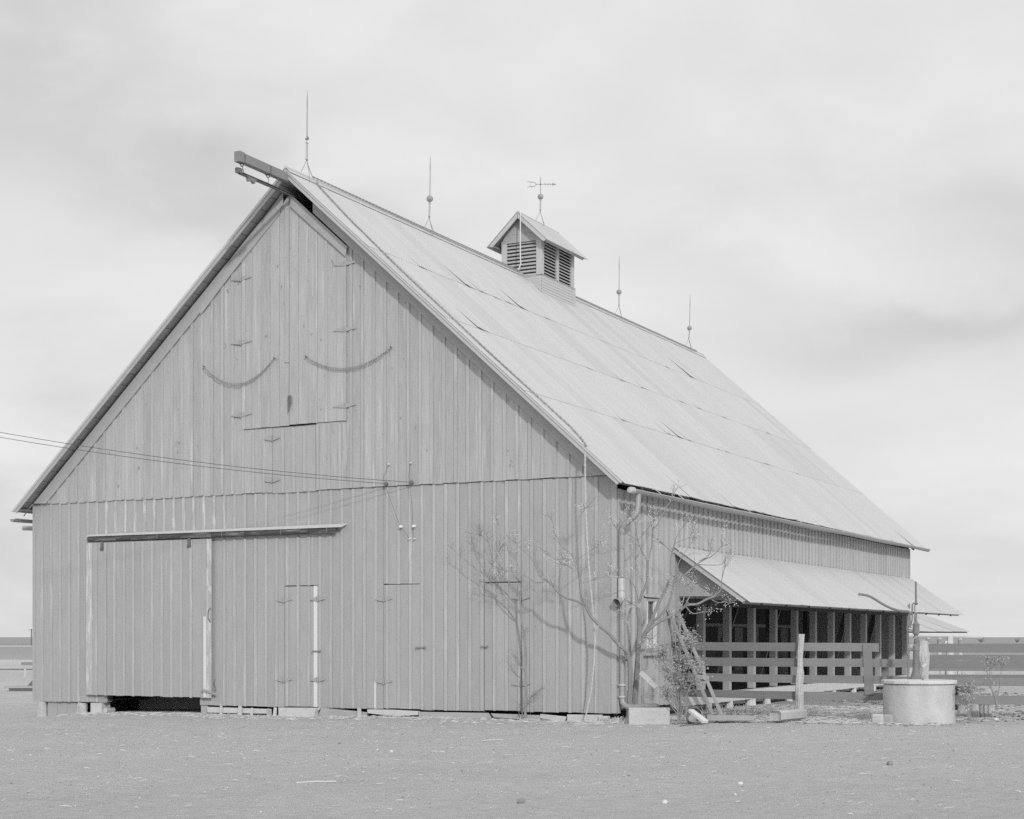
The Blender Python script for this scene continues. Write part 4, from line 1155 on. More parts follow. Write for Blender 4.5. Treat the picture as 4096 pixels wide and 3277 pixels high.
for k, (x_, zt, lean_, lab) in enumerate([(-8.36, .14, 0, 'thin stake in front of the pale timber, nearest the sliding door'), (-7.91, .115, .01, 'broad stake in the middle of the pale timber'), (-7.64, .08, .03, 'leaning stake near the right end of the pale timber'), (-7.21, .075, 0, 'dark broad stake at the right end of the pale timber'), (-7.09, .10, .02, 'narrow split stake between the timber and the wide plank'), (-6.12, .09, .01, 'dark stake at the right end of the wide plank'), (-5.15, .13, -.02, 'tall pale stake beside the rotten timber')]):
    w = (.025, .045, .03, .06, .035, .03, .045)[k]
    single(MB().prism([(x_ - w, -.16, -.12), (x_ + w, -.16, -.12), (x_ + w * .8 + lean_, -.155, zt - .01), (x_ - w * .7 + lean_, -.155, zt)], (0, .03, 0)), 'stake', WEATHER if k in (3, 5) else PALEW, (x_, -.15, -.1), lab, 'stake', 'stakes along the foot of the barn')
for k, (x_, y_, a, b_, c_) in enumerate([(-.20, -.12, .18, .10, .09), (-.02, -.02, .14, .12, .06), (-.12, -.22, .2, .06, .04)]):
    mb = MB().box(x_ - a / 2, x_ + a / 2, y_ - b_ / 2, y_ + b_ / 2, -.05, c_)
    single(mb, 'wood_block', (PALEW, WEATHER, WEATHER)[k], (x_, y_, 0), ('pale cut block under the right corner of the barn', 'grey block under the downpipe', 'flat scrap beside the corner block')[k], 'block', bevel=.01)

# stone block with the pipe outlet on it
mb = MB().box(-.34, .34, -.16, .16, -.05, .255)
vs = []
for v_ in mb.v: vs.append(v_)
c_ = LOC(2.30, 26.75)
d_ = (CA, SA)      # view-parallel direction in barn axes
mb2 = MB(); nx_, nz_ = 10, 5
def sb_pt(u, w, h): return (c_[0] + u * d_[0] - w * d_[1], c_[1] + u * d_[1] + w * d_[0], h)
mb2.prism([sb_pt(-.345, -.17, -.05), sb_pt(.34, -.15, -.05), sb_pt(.36, .17, -.05), sb_pt(-.34, .17, -.05)], (0, 0, .31))
sblk = single(mb2, 'stone_block', STONE, (c_[0], c_[1], 0), 'big pale dressed stone block on the ground under the pipe outlet', 'stone block', bevel=.012)
sblk.modifiers['bevel'].segments = 3

# ------------------------------------------------------------------ trees
BIG = [
 [(0.175,0.099,0.057,0.06),(0.206,0.046,0.311,0.0576),(0.241,-0.007,0.563,0.0552),(0.271,-0.059,0.814,0.0528),(0.265,-0.112,1.031,0.0504),(0.26,-0.165,1.155,0.048)],
 [(0.26,-0.165,1.155,0.042),(0.236,-0.256,1.23,0.04),(0.141,-0.346,1.354,0.038),(0.046,-0.437,1.503,0.036),(-0.094,-0.528,1.634,0.034)],
 [(-0.121,-0.528,1.659,0.034),(-0.212,-0.627,1.796,0.032),(-0.28,-0.726,1.987,0.03)],
 [(-0.28,-0.726,1.987,0.024),(-0.347,-0.742,2.207,0.0217),(-0.362,-0.759,2.426,0.0195),(-0.385,-0.776,2.604,0.0173),(-0.408,-0.792,2.755,0.015)],
 [(-0.408,-0.792,2.755,0.013),(-0.539,-0.803,2.881,0.0115),(-0.655,-0.814,2.965,0.01),(-0.726,-0.825,3.077,0.0085),(-0.797,-0.836,3.216,0.007),(-0.83,-0.847,3.395,0.0055),(-0.847,-0.858,3.464,0.004)],
 [(-0.408,-0.792,2.755,0.012),(-0.421,-0.779,2.934,0.0104),(-0.397,-0.766,3.153,0.0088),(-0.403,-0.752,3.429,0.0072),(-0.341,-0.739,3.51,0.0056),(-0.287,-0.726,3.618,0.004)],
 [(-0.408,-0.792,2.755,0.007),(-0.247,-0.748,2.862,0.0057),(-0.147,-0.704,2.924,0.0043),(-0.092,-0.66,2.986,0.003)],
 [(-0.415,-0.792,2.7,0.006),(-0.518,-0.814,2.749,0.005),(-0.782,-0.836,2.768,0.004),(-0.893,-0.858,2.831,0.003)],
 [(-0.374,-0.792,2.535,0.005),(-0.467,-0.858,2.602,0.004),(-0.542,-0.924,2.656,0.003)],
 [(-0.28,-0.726,1.987,0.026),(-0.432,-0.739,2.057,0.0242),(-0.623,-0.752,2.114,0.0224),(-0.769,-0.766,2.212,0.0206),(-0.855,-0.779,2.309,0.0188),(-0.948,-0.792,2.414,0.017)],
 [(-0.948,-0.792,2.414,0.014),(-1.092,-0.797,2.471,0.0125),(-1.167,-0.803,2.632,0.011),(-1.241,-0.808,2.772,0.0095),(-1.316,-0.814,2.857,0.008),(-1.485,-0.82,2.986,0.0065),(-1.545,-0.825,3.057,0.005)],
 [(-0.948,-0.792,2.407,0.012),(-1.168,-0.799,2.376,0.0111),(-1.32,-0.807,2.468,0.0102),(-1.457,-0.814,2.554,0.0093),(-1.516,-0.821,2.722,0.0084),(-1.575,-0.829,2.863,0.0076),(-1.681,-0.836,2.949,0.0067),(-1.724,-0.843,3.061,0.0058),(-1.815,-0.851,3.189,0.0049),(-1.859,-0.858,3.387,0.004)],
 [(-1.461,-0.805,2.554,0.005),(-1.589,-0.832,2.556,0.004),(-1.78,-0.858,2.614,0.003)],
 [(-0.378,-0.726,2.359,0.006),(-0.247,-0.682,2.385,0.005),(-0.042,-0.638,2.452,0.004),(0.103,-0.594,2.492,0.003)],
 [(0.245,-0.066,1.03,0.022),(0.196,-0.099,1.055,0.02),(0.171,-0.132,1.072,0.018)],
 [(0.157,0.335,0.046,0.07),(0.205,0.285,0.335,0.065),(0.249,0.233,0.64,0.06),(0.296,0.182,0.977,0.055),(0.342,0.131,1.312,0.05),(0.375,0.073,1.645,0.045),(0.386,0.004,1.943,0.04)],
 [(0.394,0.007,2.026,0.03),(0.448,0.007,2.175,0.0285),(0.531,0.022,2.357,0.027),(0.555,0.006,2.555,0.0255),(0.565,-0.017,2.719,0.024)],
 [(0.564,-0.018,2.72,0.018),(0.516,-0.098,2.868,0.0147),(0.459,-0.184,3.075,0.0115),(0.435,-0.253,3.366,0.0083),(0.389,-0.333,3.485,0.005)],
 [(0.459,-0.184,3.075,0.009),(0.422,-0.287,3.131,0.0077),(0.321,-0.424,3.2,0.0065),(0.253,-0.543,3.232,0.0052),(0.24,-0.634,3.288,0.004)],
 [(0.459,-0.184,3.075,0.009),(0.492,-0.167,3.136,0.0073),(0.525,-0.15,3.173,0.0057),(0.623,-0.1,3.321,0.004)],
 [(0.564,-0.018,2.72,0.018),(0.618,0.026,2.995,0.0161),(0.629,0.048,3.268,0.0143),(0.69,0.095,3.355,0.0124),(0.772,0.154,3.529,0.0106),(0.822,0.195,3.667,0.0087),(0.894,0.248,3.792,0.0069),(0.911,0.273,3.892,0.005)],
 [(0.64,0.021,3.266,0.008),(0.588,0.051,3.442,0.006),(0.547,0.086,3.57,0.004)],
 [(0.645,0.024,3.266,0.007),(0.675,-0.017,3.41,0.0055),(0.7,-0.06,3.48,0.004)],
 [(0.425,-0.089,2.057,0.012),(0.419,-0.182,2.237,0.0104),(0.377,-0.294,2.399,0.0088),(0.306,-0.42,2.446,0.0072),(0.222,-0.554,2.475,0.0056),(0.152,-0.679,2.521,0.004)],
 [(0.425,-0.089,1.942,0.008),(0.383,-0.223,2.006,0.0065),(0.39,-0.332,2.02,0.005)],
 [(0.336,0.146,1.311,0.04),(0.459,0.198,1.562,0.0368),(0.551,0.234,1.779,0.0336),(0.644,0.271,2.029,0.0304),(0.767,0.323,2.279,0.0272),(0.8,0.329,2.387,0.024)],
 [(0.807,0.332,2.384,0.02),(0.835,0.363,2.496,0.0179),(0.83,0.376,2.731,0.0157),(0.847,0.401,2.908,0.0136),(0.886,0.437,3.059,0.0114),(0.892,0.456,3.134,0.0093),(0.931,0.492,3.247,0.0071),(0.993,0.54,3.336,0.005)],
 [(0.852,0.355,2.912,0.009),(0.799,0.253,2.989,0.0073),(0.747,0.151,3.072,0.0057),(0.728,0.067,3.093,0.004)],
 [(0.889,0.43,3.058,0.008),(0.97,0.529,3.111,0.0063),(1.063,0.633,3.164,0.0047),(1.112,0.714,3.28,0.003)],
 [(0.44,0.2,1.495,0.03),(0.578,0.257,1.729,0.027),(0.761,0.337,1.929,0.024),(0.855,0.371,2.196,0.021),(0.889,0.374,2.395,0.018)],
 [(0.874,0.367,2.384,0.022),(0.995,0.397,2.445,0.0196),(1.16,0.449,2.593,0.0171),(1.269,0.473,2.691,0.0147),(1.401,0.509,2.776,0.0123),(1.51,0.533,2.824,0.0099),(1.629,0.562,2.934,0.0074),(1.694,0.563,3.019,0.005)],
 [(1.274,0.46,2.69,0.01),(1.45,0.588,2.679,0.008),(1.626,0.716,2.693,0.006),(1.703,0.793,2.794,0.004)],
 [(0.885,0.372,2.396,0.012),(0.922,0.448,2.61,0.01),(0.937,0.511,2.749,0.008),(1.03,0.616,2.952,0.006),(1.101,0.708,3.117,0.004)],
 [(1.318,0.483,2.752,0.009),(1.463,0.482,2.823,0.0073),(1.541,0.447,2.931,0.0057),(1.553,0.378,3.013,0.004)],
 [(0.984,0.423,2.446,0.008),(1.151,0.472,2.395,0.0063),(1.329,0.525,2.332,0.0047),(1.462,0.556,2.244,0.003)],
 [(0.41,0.184,1.462,0.034),(0.471,0.167,1.545,0.0323),(0.666,0.217,1.695,0.0305),(0.86,0.268,1.794,0.0288),(1.023,0.303,1.893,0.027),(1.142,0.315,1.992,0.0253),(1.32,0.357,2.008,0.0235),(1.482,0.391,2.089,0.0217),(1.621,0.413,2.138,0.02)],
 [(1.621,0.413,2.138,0.014),(1.706,0.457,2.25,0.0115),(1.723,0.466,2.423,0.009),(1.761,0.485,2.595,0.0065),(1.783,0.496,2.644,0.004)],
 [(1.575,0.39,2.078,0.01),(1.701,0.398,2.028,0.0075),(1.816,0.401,2.051,0.005)],
 [(1.065,0.24,1.917,0.016),(1.085,0.325,2.092,0.0127),(1.091,0.403,2.293,0.0093),(1.141,0.504,2.379,0.006)],
 [(1.139,0.278,1.991,0.014),(1.195,0.363,2.175,0.0095),(1.251,0.448,2.342,0.005)],
 [(1.146,0.282,1.966,0.013),(1.254,0.3,1.85,0.0103),(1.398,0.336,1.866,0.0077),(1.512,0.357,1.874,0.005)],
 [(1.103,0.372,2.309,0.005),(1.065,0.24,2.372,0.004),(1.043,0.116,2.434,0.003)],
]
SMALL = [
 [(-1.656,-0.244,-0.03,0.026),(-1.642,-0.244,0.479,0.024),(-1.651,-0.244,0.86,0.022),(-1.648,-0.244,1.242,0.02),(-1.699,-0.244,1.572,0.018),(-1.742,-0.244,1.853,0.016),(-1.751,-0.244,2.082,0.014),(-1.785,-0.244,2.261,0.012)],
 [(-1.742,-0.244,1.853,0.012),(-1.833,-0.261,2.006,0.0108),(-1.968,-0.279,2.16,0.0096),(-2.103,-0.296,2.289,0.0084),(-2.21,-0.313,2.354,0.0072),(-2.404,-0.33,2.408,0.006)],
 [(-2.102,-0.297,2.289,0.007),(-2.186,-0.304,2.405,0.0062),(-2.414,-0.31,2.55,0.0054),(-2.645,-0.317,2.683,0.0046),(-2.818,-0.323,2.815,0.0038),(-3.021,-0.33,2.975,0.003)],
 [(-1.742,-0.244,1.853,0.01),(-1.913,-0.273,2.006,0.0087),(-2.129,-0.301,2.289,0.0073),(-2.186,-0.33,2.417,0.006)],
 [(-1.771,-0.244,2.184,0.009),(-1.945,-0.268,2.39,0.0078),(-2.105,-0.292,2.545,0.0066),(-2.266,-0.315,2.714,0.0054),(-2.399,-0.339,2.985,0.0042),(-2.503,-0.363,3.243,0.003)],
 [(-2.258,-0.33,2.713,0.005),(-2.305,-0.352,3.033,0.0043),(-2.337,-0.374,3.135,0.0037),(-2.456,-0.396,3.24,0.003)],
 [(-2.258,-0.33,2.713,0.005),(-2.18,-0.314,2.878,0.0035),(-2.117,-0.297,3.031,0.002)],
 [(-1.751,-0.244,2.158,0.008),(-1.723,-0.254,2.361,0.006),(-1.732,-0.264,2.412,0.004)],
 [(-1.651,-0.244,0.835,0.01),(-1.751,-0.254,0.936,0.008),(-1.818,-0.264,1.038,0.006)],
 [(-1.637,-0.244,0.276,0.006),(-1.552,-0.254,0.379,0.0045),(-1.468,-0.264,0.445,0.003)],
 [(-1.675,-0.264,-0.004,0.008),(-1.709,-0.264,0.123,0.006)],
]
SHRUB = [
 [(1.247,-0.341,0.021,0.02),(1.224,-0.305,0.213,0.0177),(1.165,-0.287,0.52,0.0154),(1.106,-0.269,0.681,0.0131),(1.054,-0.247,0.81,0.0109),(0.901,-0.278,0.988,0.0086),(0.783,-0.291,1.135,0.0063),(0.694,-0.288,1.282,0.004)],
 [(1.262,-0.334,0.021,0.014),(1.274,-0.299,0.295,0.0118),(1.294,-0.261,0.586,0.0095),(1.314,-0.223,0.829,0.0072),(1.319,-0.192,0.974,0.005)],
 [(1.24,-0.345,0.037,0.014),(1.23,-0.275,0.423,0.0127),(1.213,-0.209,0.665,0.0113),(1.167,-0.157,0.923,0.01),(1.128,-0.102,1.135,0.0087),(1.082,-0.051,1.396,0.0073),(1.094,0.03,1.642,0.006)],
 [(1.269,-0.33,0.037,0.013),(1.344,-0.347,0.298,0.0107),(1.42,-0.365,0.51,0.0085),(1.509,-0.375,0.721,0.0063),(1.577,-0.396,0.915,0.004)],
 [(1.276,-0.326,0.037,0.012),(1.355,-0.286,0.167,0.0103),(1.369,-0.278,0.426,0.0085),(1.326,-0.3,0.668,0.0067),(1.312,-0.308,0.782,0.005)],
 [(1.233,-0.348,0.167,0.009),(1.166,-0.42,0.282,0.0073),(1.135,-0.474,0.396,0.0057),(1.133,-0.512,0.494,0.004)],
 [(1.051,-0.217,0.809,0.006),(0.993,-0.247,0.94,0.005),(0.942,-0.273,1.135,0.004),(0.935,-0.277,1.184,0.003)],
 [(1.24,-0.345,0.199,0.008),(1.178,-0.32,0.343,0.007),(1.146,-0.281,0.503,0.006),(1.171,-0.212,0.778,0.005),(1.211,-0.135,0.94,0.004)],
 [(1.269,-0.33,0.037,0.01),(1.298,-0.315,0.167,0.0083),(1.283,-0.323,0.426,0.0067),(1.298,-0.315,0.604,0.005)],
 [(1.305,-0.199,0.828,0.006),(1.341,-0.068,1.07,0.005),(1.363,0.056,1.298,0.004),(1.299,0.135,1.412,0.003)],
]
SAP = [
 [(5.894,2.498,0.213,0.03),(5.894,2.498,0.296,0.0269),(5.877,2.489,0.424,0.0238),(5.846,2.473,0.468,0.0206),(5.818,2.459,0.564,0.0175),(5.772,2.435,0.647,0.0144),(5.758,2.428,0.774,0.0112),(5.747,2.422,0.902,0.0081),(5.741,2.419,1.048,0.005)],
 [(5.815,2.457,0.577,0.012),(5.798,2.448,0.666,0.01),(5.792,2.445,0.755,0.008),(5.789,2.444,0.914,0.006),(5.798,2.448,1.023,0.004)],
 [(5.88,2.491,0.424,0.016),(5.914,2.508,0.5,0.0136),(5.934,2.518,0.602,0.0112),(5.948,2.526,0.691,0.0088),(5.959,2.531,0.87,0.0064),(5.971,2.537,0.927,0.004)],
 [(5.795,2.447,0.774,0.007),(5.823,2.462,0.883,0.0057),(5.846,2.473,0.94,0.0043),(5.877,2.489,0.981,0.003)],
]
WEED = [
 [(5.477,2.284,0.086,0.012),(5.489,2.29,0.169,0.0104),(5.492,2.291,0.296,0.0088),(5.506,2.298,0.392,0.0072),(5.477,2.284,0.487,0.0056),(5.432,2.26,0.513,0.004)],
 [(5.475,2.282,0.086,0.01),(5.46,2.275,0.2,0.008),(5.449,2.269,0.29,0.006),(5.432,2.26,0.328,0.004)],
 [(5.492,2.291,0.309,0.008),(5.506,2.298,0.373,0.0067),(5.523,2.307,0.449,0.0055),(5.511,2.301,0.532,0.0043),(5.489,2.29,0.551,0.003)],
]

def thin(L, k): return [[(p[0], p[1], p[2], p[3] * k) for p in c_] for c_ in L]
BIG = thin(BIG, .86); SAP = thin(SAP, .8)
def grow(name, loc, label, chains, leafn, twign, leafsize, berry, seed, tw_len=.24, leaf_from=.35, lm=LEAF, cat='tree', minr=0.03):
    random.seed(seed)
    t_ = thing(name, loc, label, cat)
    mb = MB()
    for c_ in chains:
        # smooth the polyline a little
        P = [Vector(p[:3]) for p in c_]; Rr = [p[3] for p in c_]; q_ = []
        for i in range(len(P) - 1):
            p0, p1, p2, p3 = P[max(i - 1, 0)], P[i], P[i + 1], P[min(i + 2, len(P) - 1)]
            for u in (0, .33, .66):
                v_ = 0.5 * ((2 * p1) + (-p0 + p2) * u + (2 * p0 - 5 * p1 + 4 * p2 - p3) * u * u + (-p0 + 3 * p1 - 3 * p2 + p3) * u ** 3)
                jr = Rr[i] * .18
                q_.append((v_.x + R(-jr, jr), v_.y + R(-jr, jr), v_.z, (Rr[i] * (1 - u) + Rr[i + 1] * u) * R(.94, 1.08)))
        q_.append((*P[-1], Rr[-1]))
        mb.tube(q_, None, 7 if Rr[0] > .02 else 5)
    mb.build('trunk', BARK, t_, smooth=True)
    tw = MB(); tips = []
    def twig(a, d, L, r, depth):
        d = d.normalized(); n = 4; pts = [(*a, r)]; p = Vector(a)
        for i in range(n):
            d = (d + Vector((R(-.3, .3), R(-.3, .3), R(-.2, .3)))).normalized()
            p = p + d * (L / n); pts.append((*p, r * (1 - .7 * (i + 1) / n)))
            if depth and random.random() < .45:
                twig(p, d + Vector((R(-1, 1), R(-1, 1), R(-.4, .8))), L * .55, r * .6, depth - 1)
        tw.tube(pts, None, 4); tips.append(p.copy())
    for c_ in chains:
        P = [Vector(p[:3]) for p in c_]; Rr = [p[3] for p in c_]
        if Rr[-1] <= .0065:
            tips.append(P[-1])
            for _ in range(3): twig(P[-1], (P[-1] - P[-2]).normalized() * 1.2 + Vector((R(-1, 1), R(-1, 1), R(-.5, 1))), tw_len * R(.5, 1), .0035, 1)
        n = len(P)
        for k in range(twign):
            u = R(leaf_from, 1.0) * (n - 1); i = min(int(u), n - 2); f_ = u - i
            if Rr[i] > minr: continue
            a = P[i].lerp(P[i + 1], f_); d = (P[i + 1] - P[i]).normalized()
            twig(a, d * .8 + Vector((R(-1, 1), R(-1, 1), R(-.4, 1))), tw_len * R(.5, 1.1), .004, 1)
    tw.build('twigs', TWIG, t_, kind='stuff')
    lf = MB(); bb = MB()
    for p in tips:
        big = random.random() < .18
        nl = int(leafn * R(.3, 1.2) * (3.0 if big else 1))
        for _ in range(nl):
            sp_ = (.075 if big else .04)
            c_ = p + Vector((random.gauss(0, sp_), random.gauss(0, sp_), random.gauss(0, sp_ * .6)))
            a = Vector((R(-1, 1), R(-1, 1), R(-.6, .6))).normalized(); b_ = a.cross(Vector((R(-1, 1), R(-1, 1), R(-1, 1)))).normalized()
            L = leafsize * R(.6, 1.3); w = L * .42
            lf.quad(c_ - a * L, c_ - b_ * w, c_ + a * L, c_ + b_ * w)
        if berry and random.random() < berry:
            q_ = p + Vector((0, 0, -.05))
            for _ in range(random.randint(4, 9)):
                bb.ball(q_ + Vector((random.gauss(0, .035), random.gauss(0, .035), random.gauss(0, .03))), .0075, 5, 3)
    if lf.v: lf.build('foliage', lm, t_, kind='stuff')
    if bb.v: bb.build('berries', BERRY, t_, kind='stuff')
    return t_
grow('berry_tree', (0.2, 0.1, 0), 'larger nearly bare tree with pale berry clusters forking in front of the barn corner', BIG, 3, 3, .012, .30, 11)
grow('young_tree', (-1.53, -.37, 0), 'thin young tree standing close against the front wall', SMALL, 4, 4, .015, .0, 12)
grow('leafy_shrub', (1.25, -.25, 0), 'many-stemmed leafy shrub in front of the ladder', SHRUB, 17, 4, .023, .0, 13, tw_len=.2, leaf_from=.45, cat='shrub')
grow('sapling', (5.9, 1.9, 0), 'slender forked sapling at the right edge of the yard', SAP, 6, 3, .022, .0, 14, tw_len=.13, cat='sapling')
grow('weed_shoot', (5.2, 1.6, 0), 'low leafy shoot just right of the concrete well', WEED, 9, 4, .022, .0, 15, tw_len=.12, leaf_from=.5, cat='plant')
# bunched young leaves on the shrub
random.seed(21)

# ------------------------------------------------------------------ ladder, plank, tubs, trough, box
lad = thing('wooden_ladder', (.85, 2.3, 0), 'old wooden ladder leaning against the right end of the side wall', 'ladder')
LA0, LA1 = Vector((.02, 2.30, 1.97)), Vector((.90, 2.28, .03))
LB0, LB1 = Vector((.10, 2.62, 1.90)), Vector((1.02, 2.42, .02))
MB().beam(LA0, LA1, .035, .095, up=(0, 1, 0)).build('rail', WEATHER, lad)
MB().beam(LB0, LB1, .035, .095, up=(0, 1, 0)).build('rail', WEATHER, lad)
for t_ in (.26, .64): MB().beam(LA0.lerp(LA1, t_) + Vector((-.06, 0, 0)), LB0.lerp(LB1, t_) + Vector((.06, 0, 0)), .03, .075).build('rung', WEATHER, lad)
mb = MB()
pa, pb = cam_pt(2562, 2690, 27.1), cam_pt(2712, 2832, 26.9)
single(mb.beam(pa, pb, .035, .085), 'plank', PALEW, tuple(pb), 'pale plank leaning between the tree trunk and the shrub', 'plank', bevel=.004)
mb = MB().beam(cam_pt(2762, 2842, 26.6), cam_pt(2822, 2888, 26.3), .12, .05)
single(mb, 'plank', WHITE, tuple(cam_pt(2800, 2880, 26.4)), 'short whitish plank lying on the ground by the shrub', 'plank', bevel=.004)
# broken round tub on its side
q = cam_pt(2778, 2845, 26.9); q.z = .10
mb = MB()
ax = Vector((.25, -.9, .35)).normalized()
mb.lathe(q, [(.05, .16), (.12, .14), (.15, .06), (.15, -.02), (.135, -.10), (.128, -.10), (.14, -.02), (.14, .05), (.11, .12), (.04, .14)], 22, axis=-ax)
single(mb, 'metal_tub', PIPE, (q.x, q.y, 0), 'round rusty tub lying on its side at the foot of the ladder', 'tub', smooth=True)
# long shallow pan
def frontal(u0, u1, w0, w1, Zc_, X0, z0_, z1_):
    pass
c_ = Vector((*LOC(3.74, 27.35), 0)); dv = Vector((CA, SA, 0)); dw = Vector((-SA, CA, 0))
mb = MB()
for (u0, u1, w0, w1, z0_, z1_) in ((-.38, .38, -.13, .13, .015, .03), (-.38, .38, -.15, -.13, .02, .10), (-.38, .38, .13, .15, .02, .10), (-.40, -.38, -.15, .15, .02, .10), (.38, .40, -.15, .15, .02, .10)):
    p = [c_ + dv * u + dw * w + Vector((0, 0, z0_)) for u, w in ((u0, w0), (u1, w0), (u1, w1), (u0, w1))]
    mb.prism(p, (0, 0, z1_ - z0_))
single(mb, 'feed_pan', PIPE, tuple(c_), 'long shallow metal feed pan on the ground left of the fence post', 'feed pan')
mb = MB()
e0, e1 = Vector((*LOC(4.47, 27.0), .02)), Vector((*LOC(5.05, 27.75), .02))
# rounded metal can lying down, square in section
prof = []
for a in range(16):
    t_ = 2 * math.pi * (a + .5) / 16; cs, sn = math.cos(t_), math.sin(t_); k_ = (abs(cs) ** 9 + abs(sn) ** 9) ** (-1 / 9)
    prof.append((cs * k_ * .115, sn * k_ * .088))
dd = (e1 - e0).normalized(); sdv = dd.cross(Vector((0, 0, 1))).normalized()
b0 = 0
for c0_ in (e0, e0 + dd * .012, e1 - dd * .012, e1):
    s_ = .95 if c0_ in (e0, e1) else 1
    for u, w in prof: mb.v.append(tuple(c0_ + sdv * u * s_ + Vector((0, 0, .088 + w * s_))))
for j in range(3):
    for a in range(16):
        a2 = (a + 1) % 16; mb.f.append((j * 16 + a, j * 16 + a2, (j + 1) * 16 + a2, (j + 1) * 16 + a))
for u, w in prof: mb.v.append(tuple(e0 + dd * .05 + sdv * u * .9 + Vector((0, 0, .088 + w * .9))))
for a in range(16):
    a2 = (a + 1) % 16; mb.f.append((64 + a, 64 + a2, a2, a))
mb.f.append(tuple(64 + a for a in range(15, -1, -1))); mb.f.append(tuple(48 + a for a in range(16)))
can = single(mb, 'square_can', TINEDGE, tuple(e0), 'dented square metal can lying on its side by the fence post', 'can', smooth=True)

# ------------------------------------------------------------------ yard fence beside the barn
fence = thing('yard_fence', (1.4, 2.6, 0), 'four-rail board fence between the barn and the pump', 'fence')
random.seed(5)
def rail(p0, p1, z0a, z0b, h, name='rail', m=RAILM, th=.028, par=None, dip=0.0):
    th = max(th, .04)
    p0, p1 = Vector((*p0, 0)), Vector((*p1, 0)); d = (p1 - p0).normalized(); n_ = d.cross(Vector((0, 0, 1))) * th
    nseg = 6; mb = MB()
    for j in range(nseg):
        ta, tb = j / nseg, (j + 1) / nseg
        a, b_ = p0.lerp(p1, ta), p0.lerp(p1, tb)
        za, zb = z0a + (z0b - z0a) * ta - dip * math.sin(math.pi * ta), z0a + (z0b - z0a) * tb - dip * math.sin(math.pi * tb)
        b0 = len(mb.v)
        for (q_, z_) in ((a, za), (b_, zb)):
            for off in (Vector((0, 0, 0)), n_):
                mb.v.append((q_.x + off.x, q_.y + off.y, z_)); mb.v.append((q_.x + off.x, q_.y + off.y, z_ - h))
        # verts: 0 top front,1 bottom front,2 top back,3 bottom back ; 4..7 other end
        mb.f += [(b0, b0 + 1, b0 + 5, b0 + 4), (b0 + 2, b0 + 6, b0 + 7, b0 + 3), (b0, b0 + 4, b0 + 6, b0 + 2), (b0 + 1, b0 + 3, b0 + 7, b0 + 5)]
        if j == 0: mb.f.append((b0, b0 + 2, b0 + 3, b0 + 1))
        if j == nseg - 1: mb.f.append((b0 + 4, b0 + 5, b0 + 7, b0 + 6))
    return mb.build(name, m, par)
A0, A1, A2 = (.03, 2.62), (2.42, 2.60), (4.48, 3.22)
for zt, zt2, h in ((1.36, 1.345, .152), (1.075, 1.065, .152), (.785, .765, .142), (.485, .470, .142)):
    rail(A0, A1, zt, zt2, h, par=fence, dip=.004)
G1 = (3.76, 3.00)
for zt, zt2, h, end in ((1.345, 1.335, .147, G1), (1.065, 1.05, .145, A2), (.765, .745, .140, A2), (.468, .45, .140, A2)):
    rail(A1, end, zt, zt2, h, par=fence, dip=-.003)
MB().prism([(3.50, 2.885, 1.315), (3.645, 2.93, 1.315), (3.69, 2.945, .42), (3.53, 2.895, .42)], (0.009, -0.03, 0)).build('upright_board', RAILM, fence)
def rough_post(x, y, z1_, r, parent=None, bulge=(), seed=0, m=BARKP, name='post', lean=0.0, n=12, z0_=-.1):
    mb = MB(); pts = []; k = 16
    for j in range(k + 1):
        t_ = j / k; z_ = z0_ + (z1_ - z0_) * t_
        rr = r * (1.12 - .22 * t_) * (1 + .10 * noise.noise(Vector((seed, z_ * 3, 1))))
        for bz, br in bulge: rr += br * math.exp(-((z_ - bz) / .12) ** 2)
        pts.append((x + lean * t_ + .018 * noise.noise(Vector((seed, z_ * 2.2, 5))), y, z_, rr))
    mb.tube(pts, None, n)
    for i, v_ in enumerate(mb.v):
        nn = noise.noise(Vector((v_[0] * 26 + seed, v_[1] * 26, v_[2] * 2.4)))
        mb.v[i] = (v_[0] + .022 * nn, v_[1] + .022 * nn, v_[2] + .004 * nn)
    return mb.build(name, m, parent)
rough_post(2.44, 2.50, 1.50, .056, fence, bulge=((.78, .022), (.45, .02), (.1, .02)), seed=3, lean=.05)
rough_post(4.54, 3.16, 1.385, .085, fence, bulge=((1.08, .018), (.6, -.012)), seed=8, lean=-.02)
# fence running right from the pump, square to the view
f2 = thing('pasture_fence', (*LOC(9.0, 28.2), 0), 'dark board fence running right from the pump to the picture edge', 'fence')
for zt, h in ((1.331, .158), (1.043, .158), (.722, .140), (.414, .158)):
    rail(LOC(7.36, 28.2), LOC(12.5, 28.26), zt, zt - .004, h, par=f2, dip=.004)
rough_post(*LOC(10.9, 28.12), 1.45, .07, f2, seed=12)
# far yard fence seen between the rails
f3 = thing('far_yard_fence', (*LOC(11, 33), 0), 'paler board fence farther back, seen between the rails of the near one', 'fence')
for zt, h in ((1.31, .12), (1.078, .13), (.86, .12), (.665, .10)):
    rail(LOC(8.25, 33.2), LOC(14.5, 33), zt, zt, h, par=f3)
for X in (8.3, 11.9, 14.4): rough_post(*LOC(X, 33.1), 1.3, .06, f3, seed=X)
f4 = rough_post
pp = thing('whitewashed_post', (*LOC(9.90, 36), 0), 'stout whitewashed post beyond the fence at the right edge', 'post')
rough_post(*LOC(9.90, 36), 1.46, .085, pp, seed=30, m=WASH)
MB().beam((*LOC(9.80, 35.9), 1.36), (*LOC(9.74, 35.9), 1.15), .05, .05).build('stub', WASH, pp)
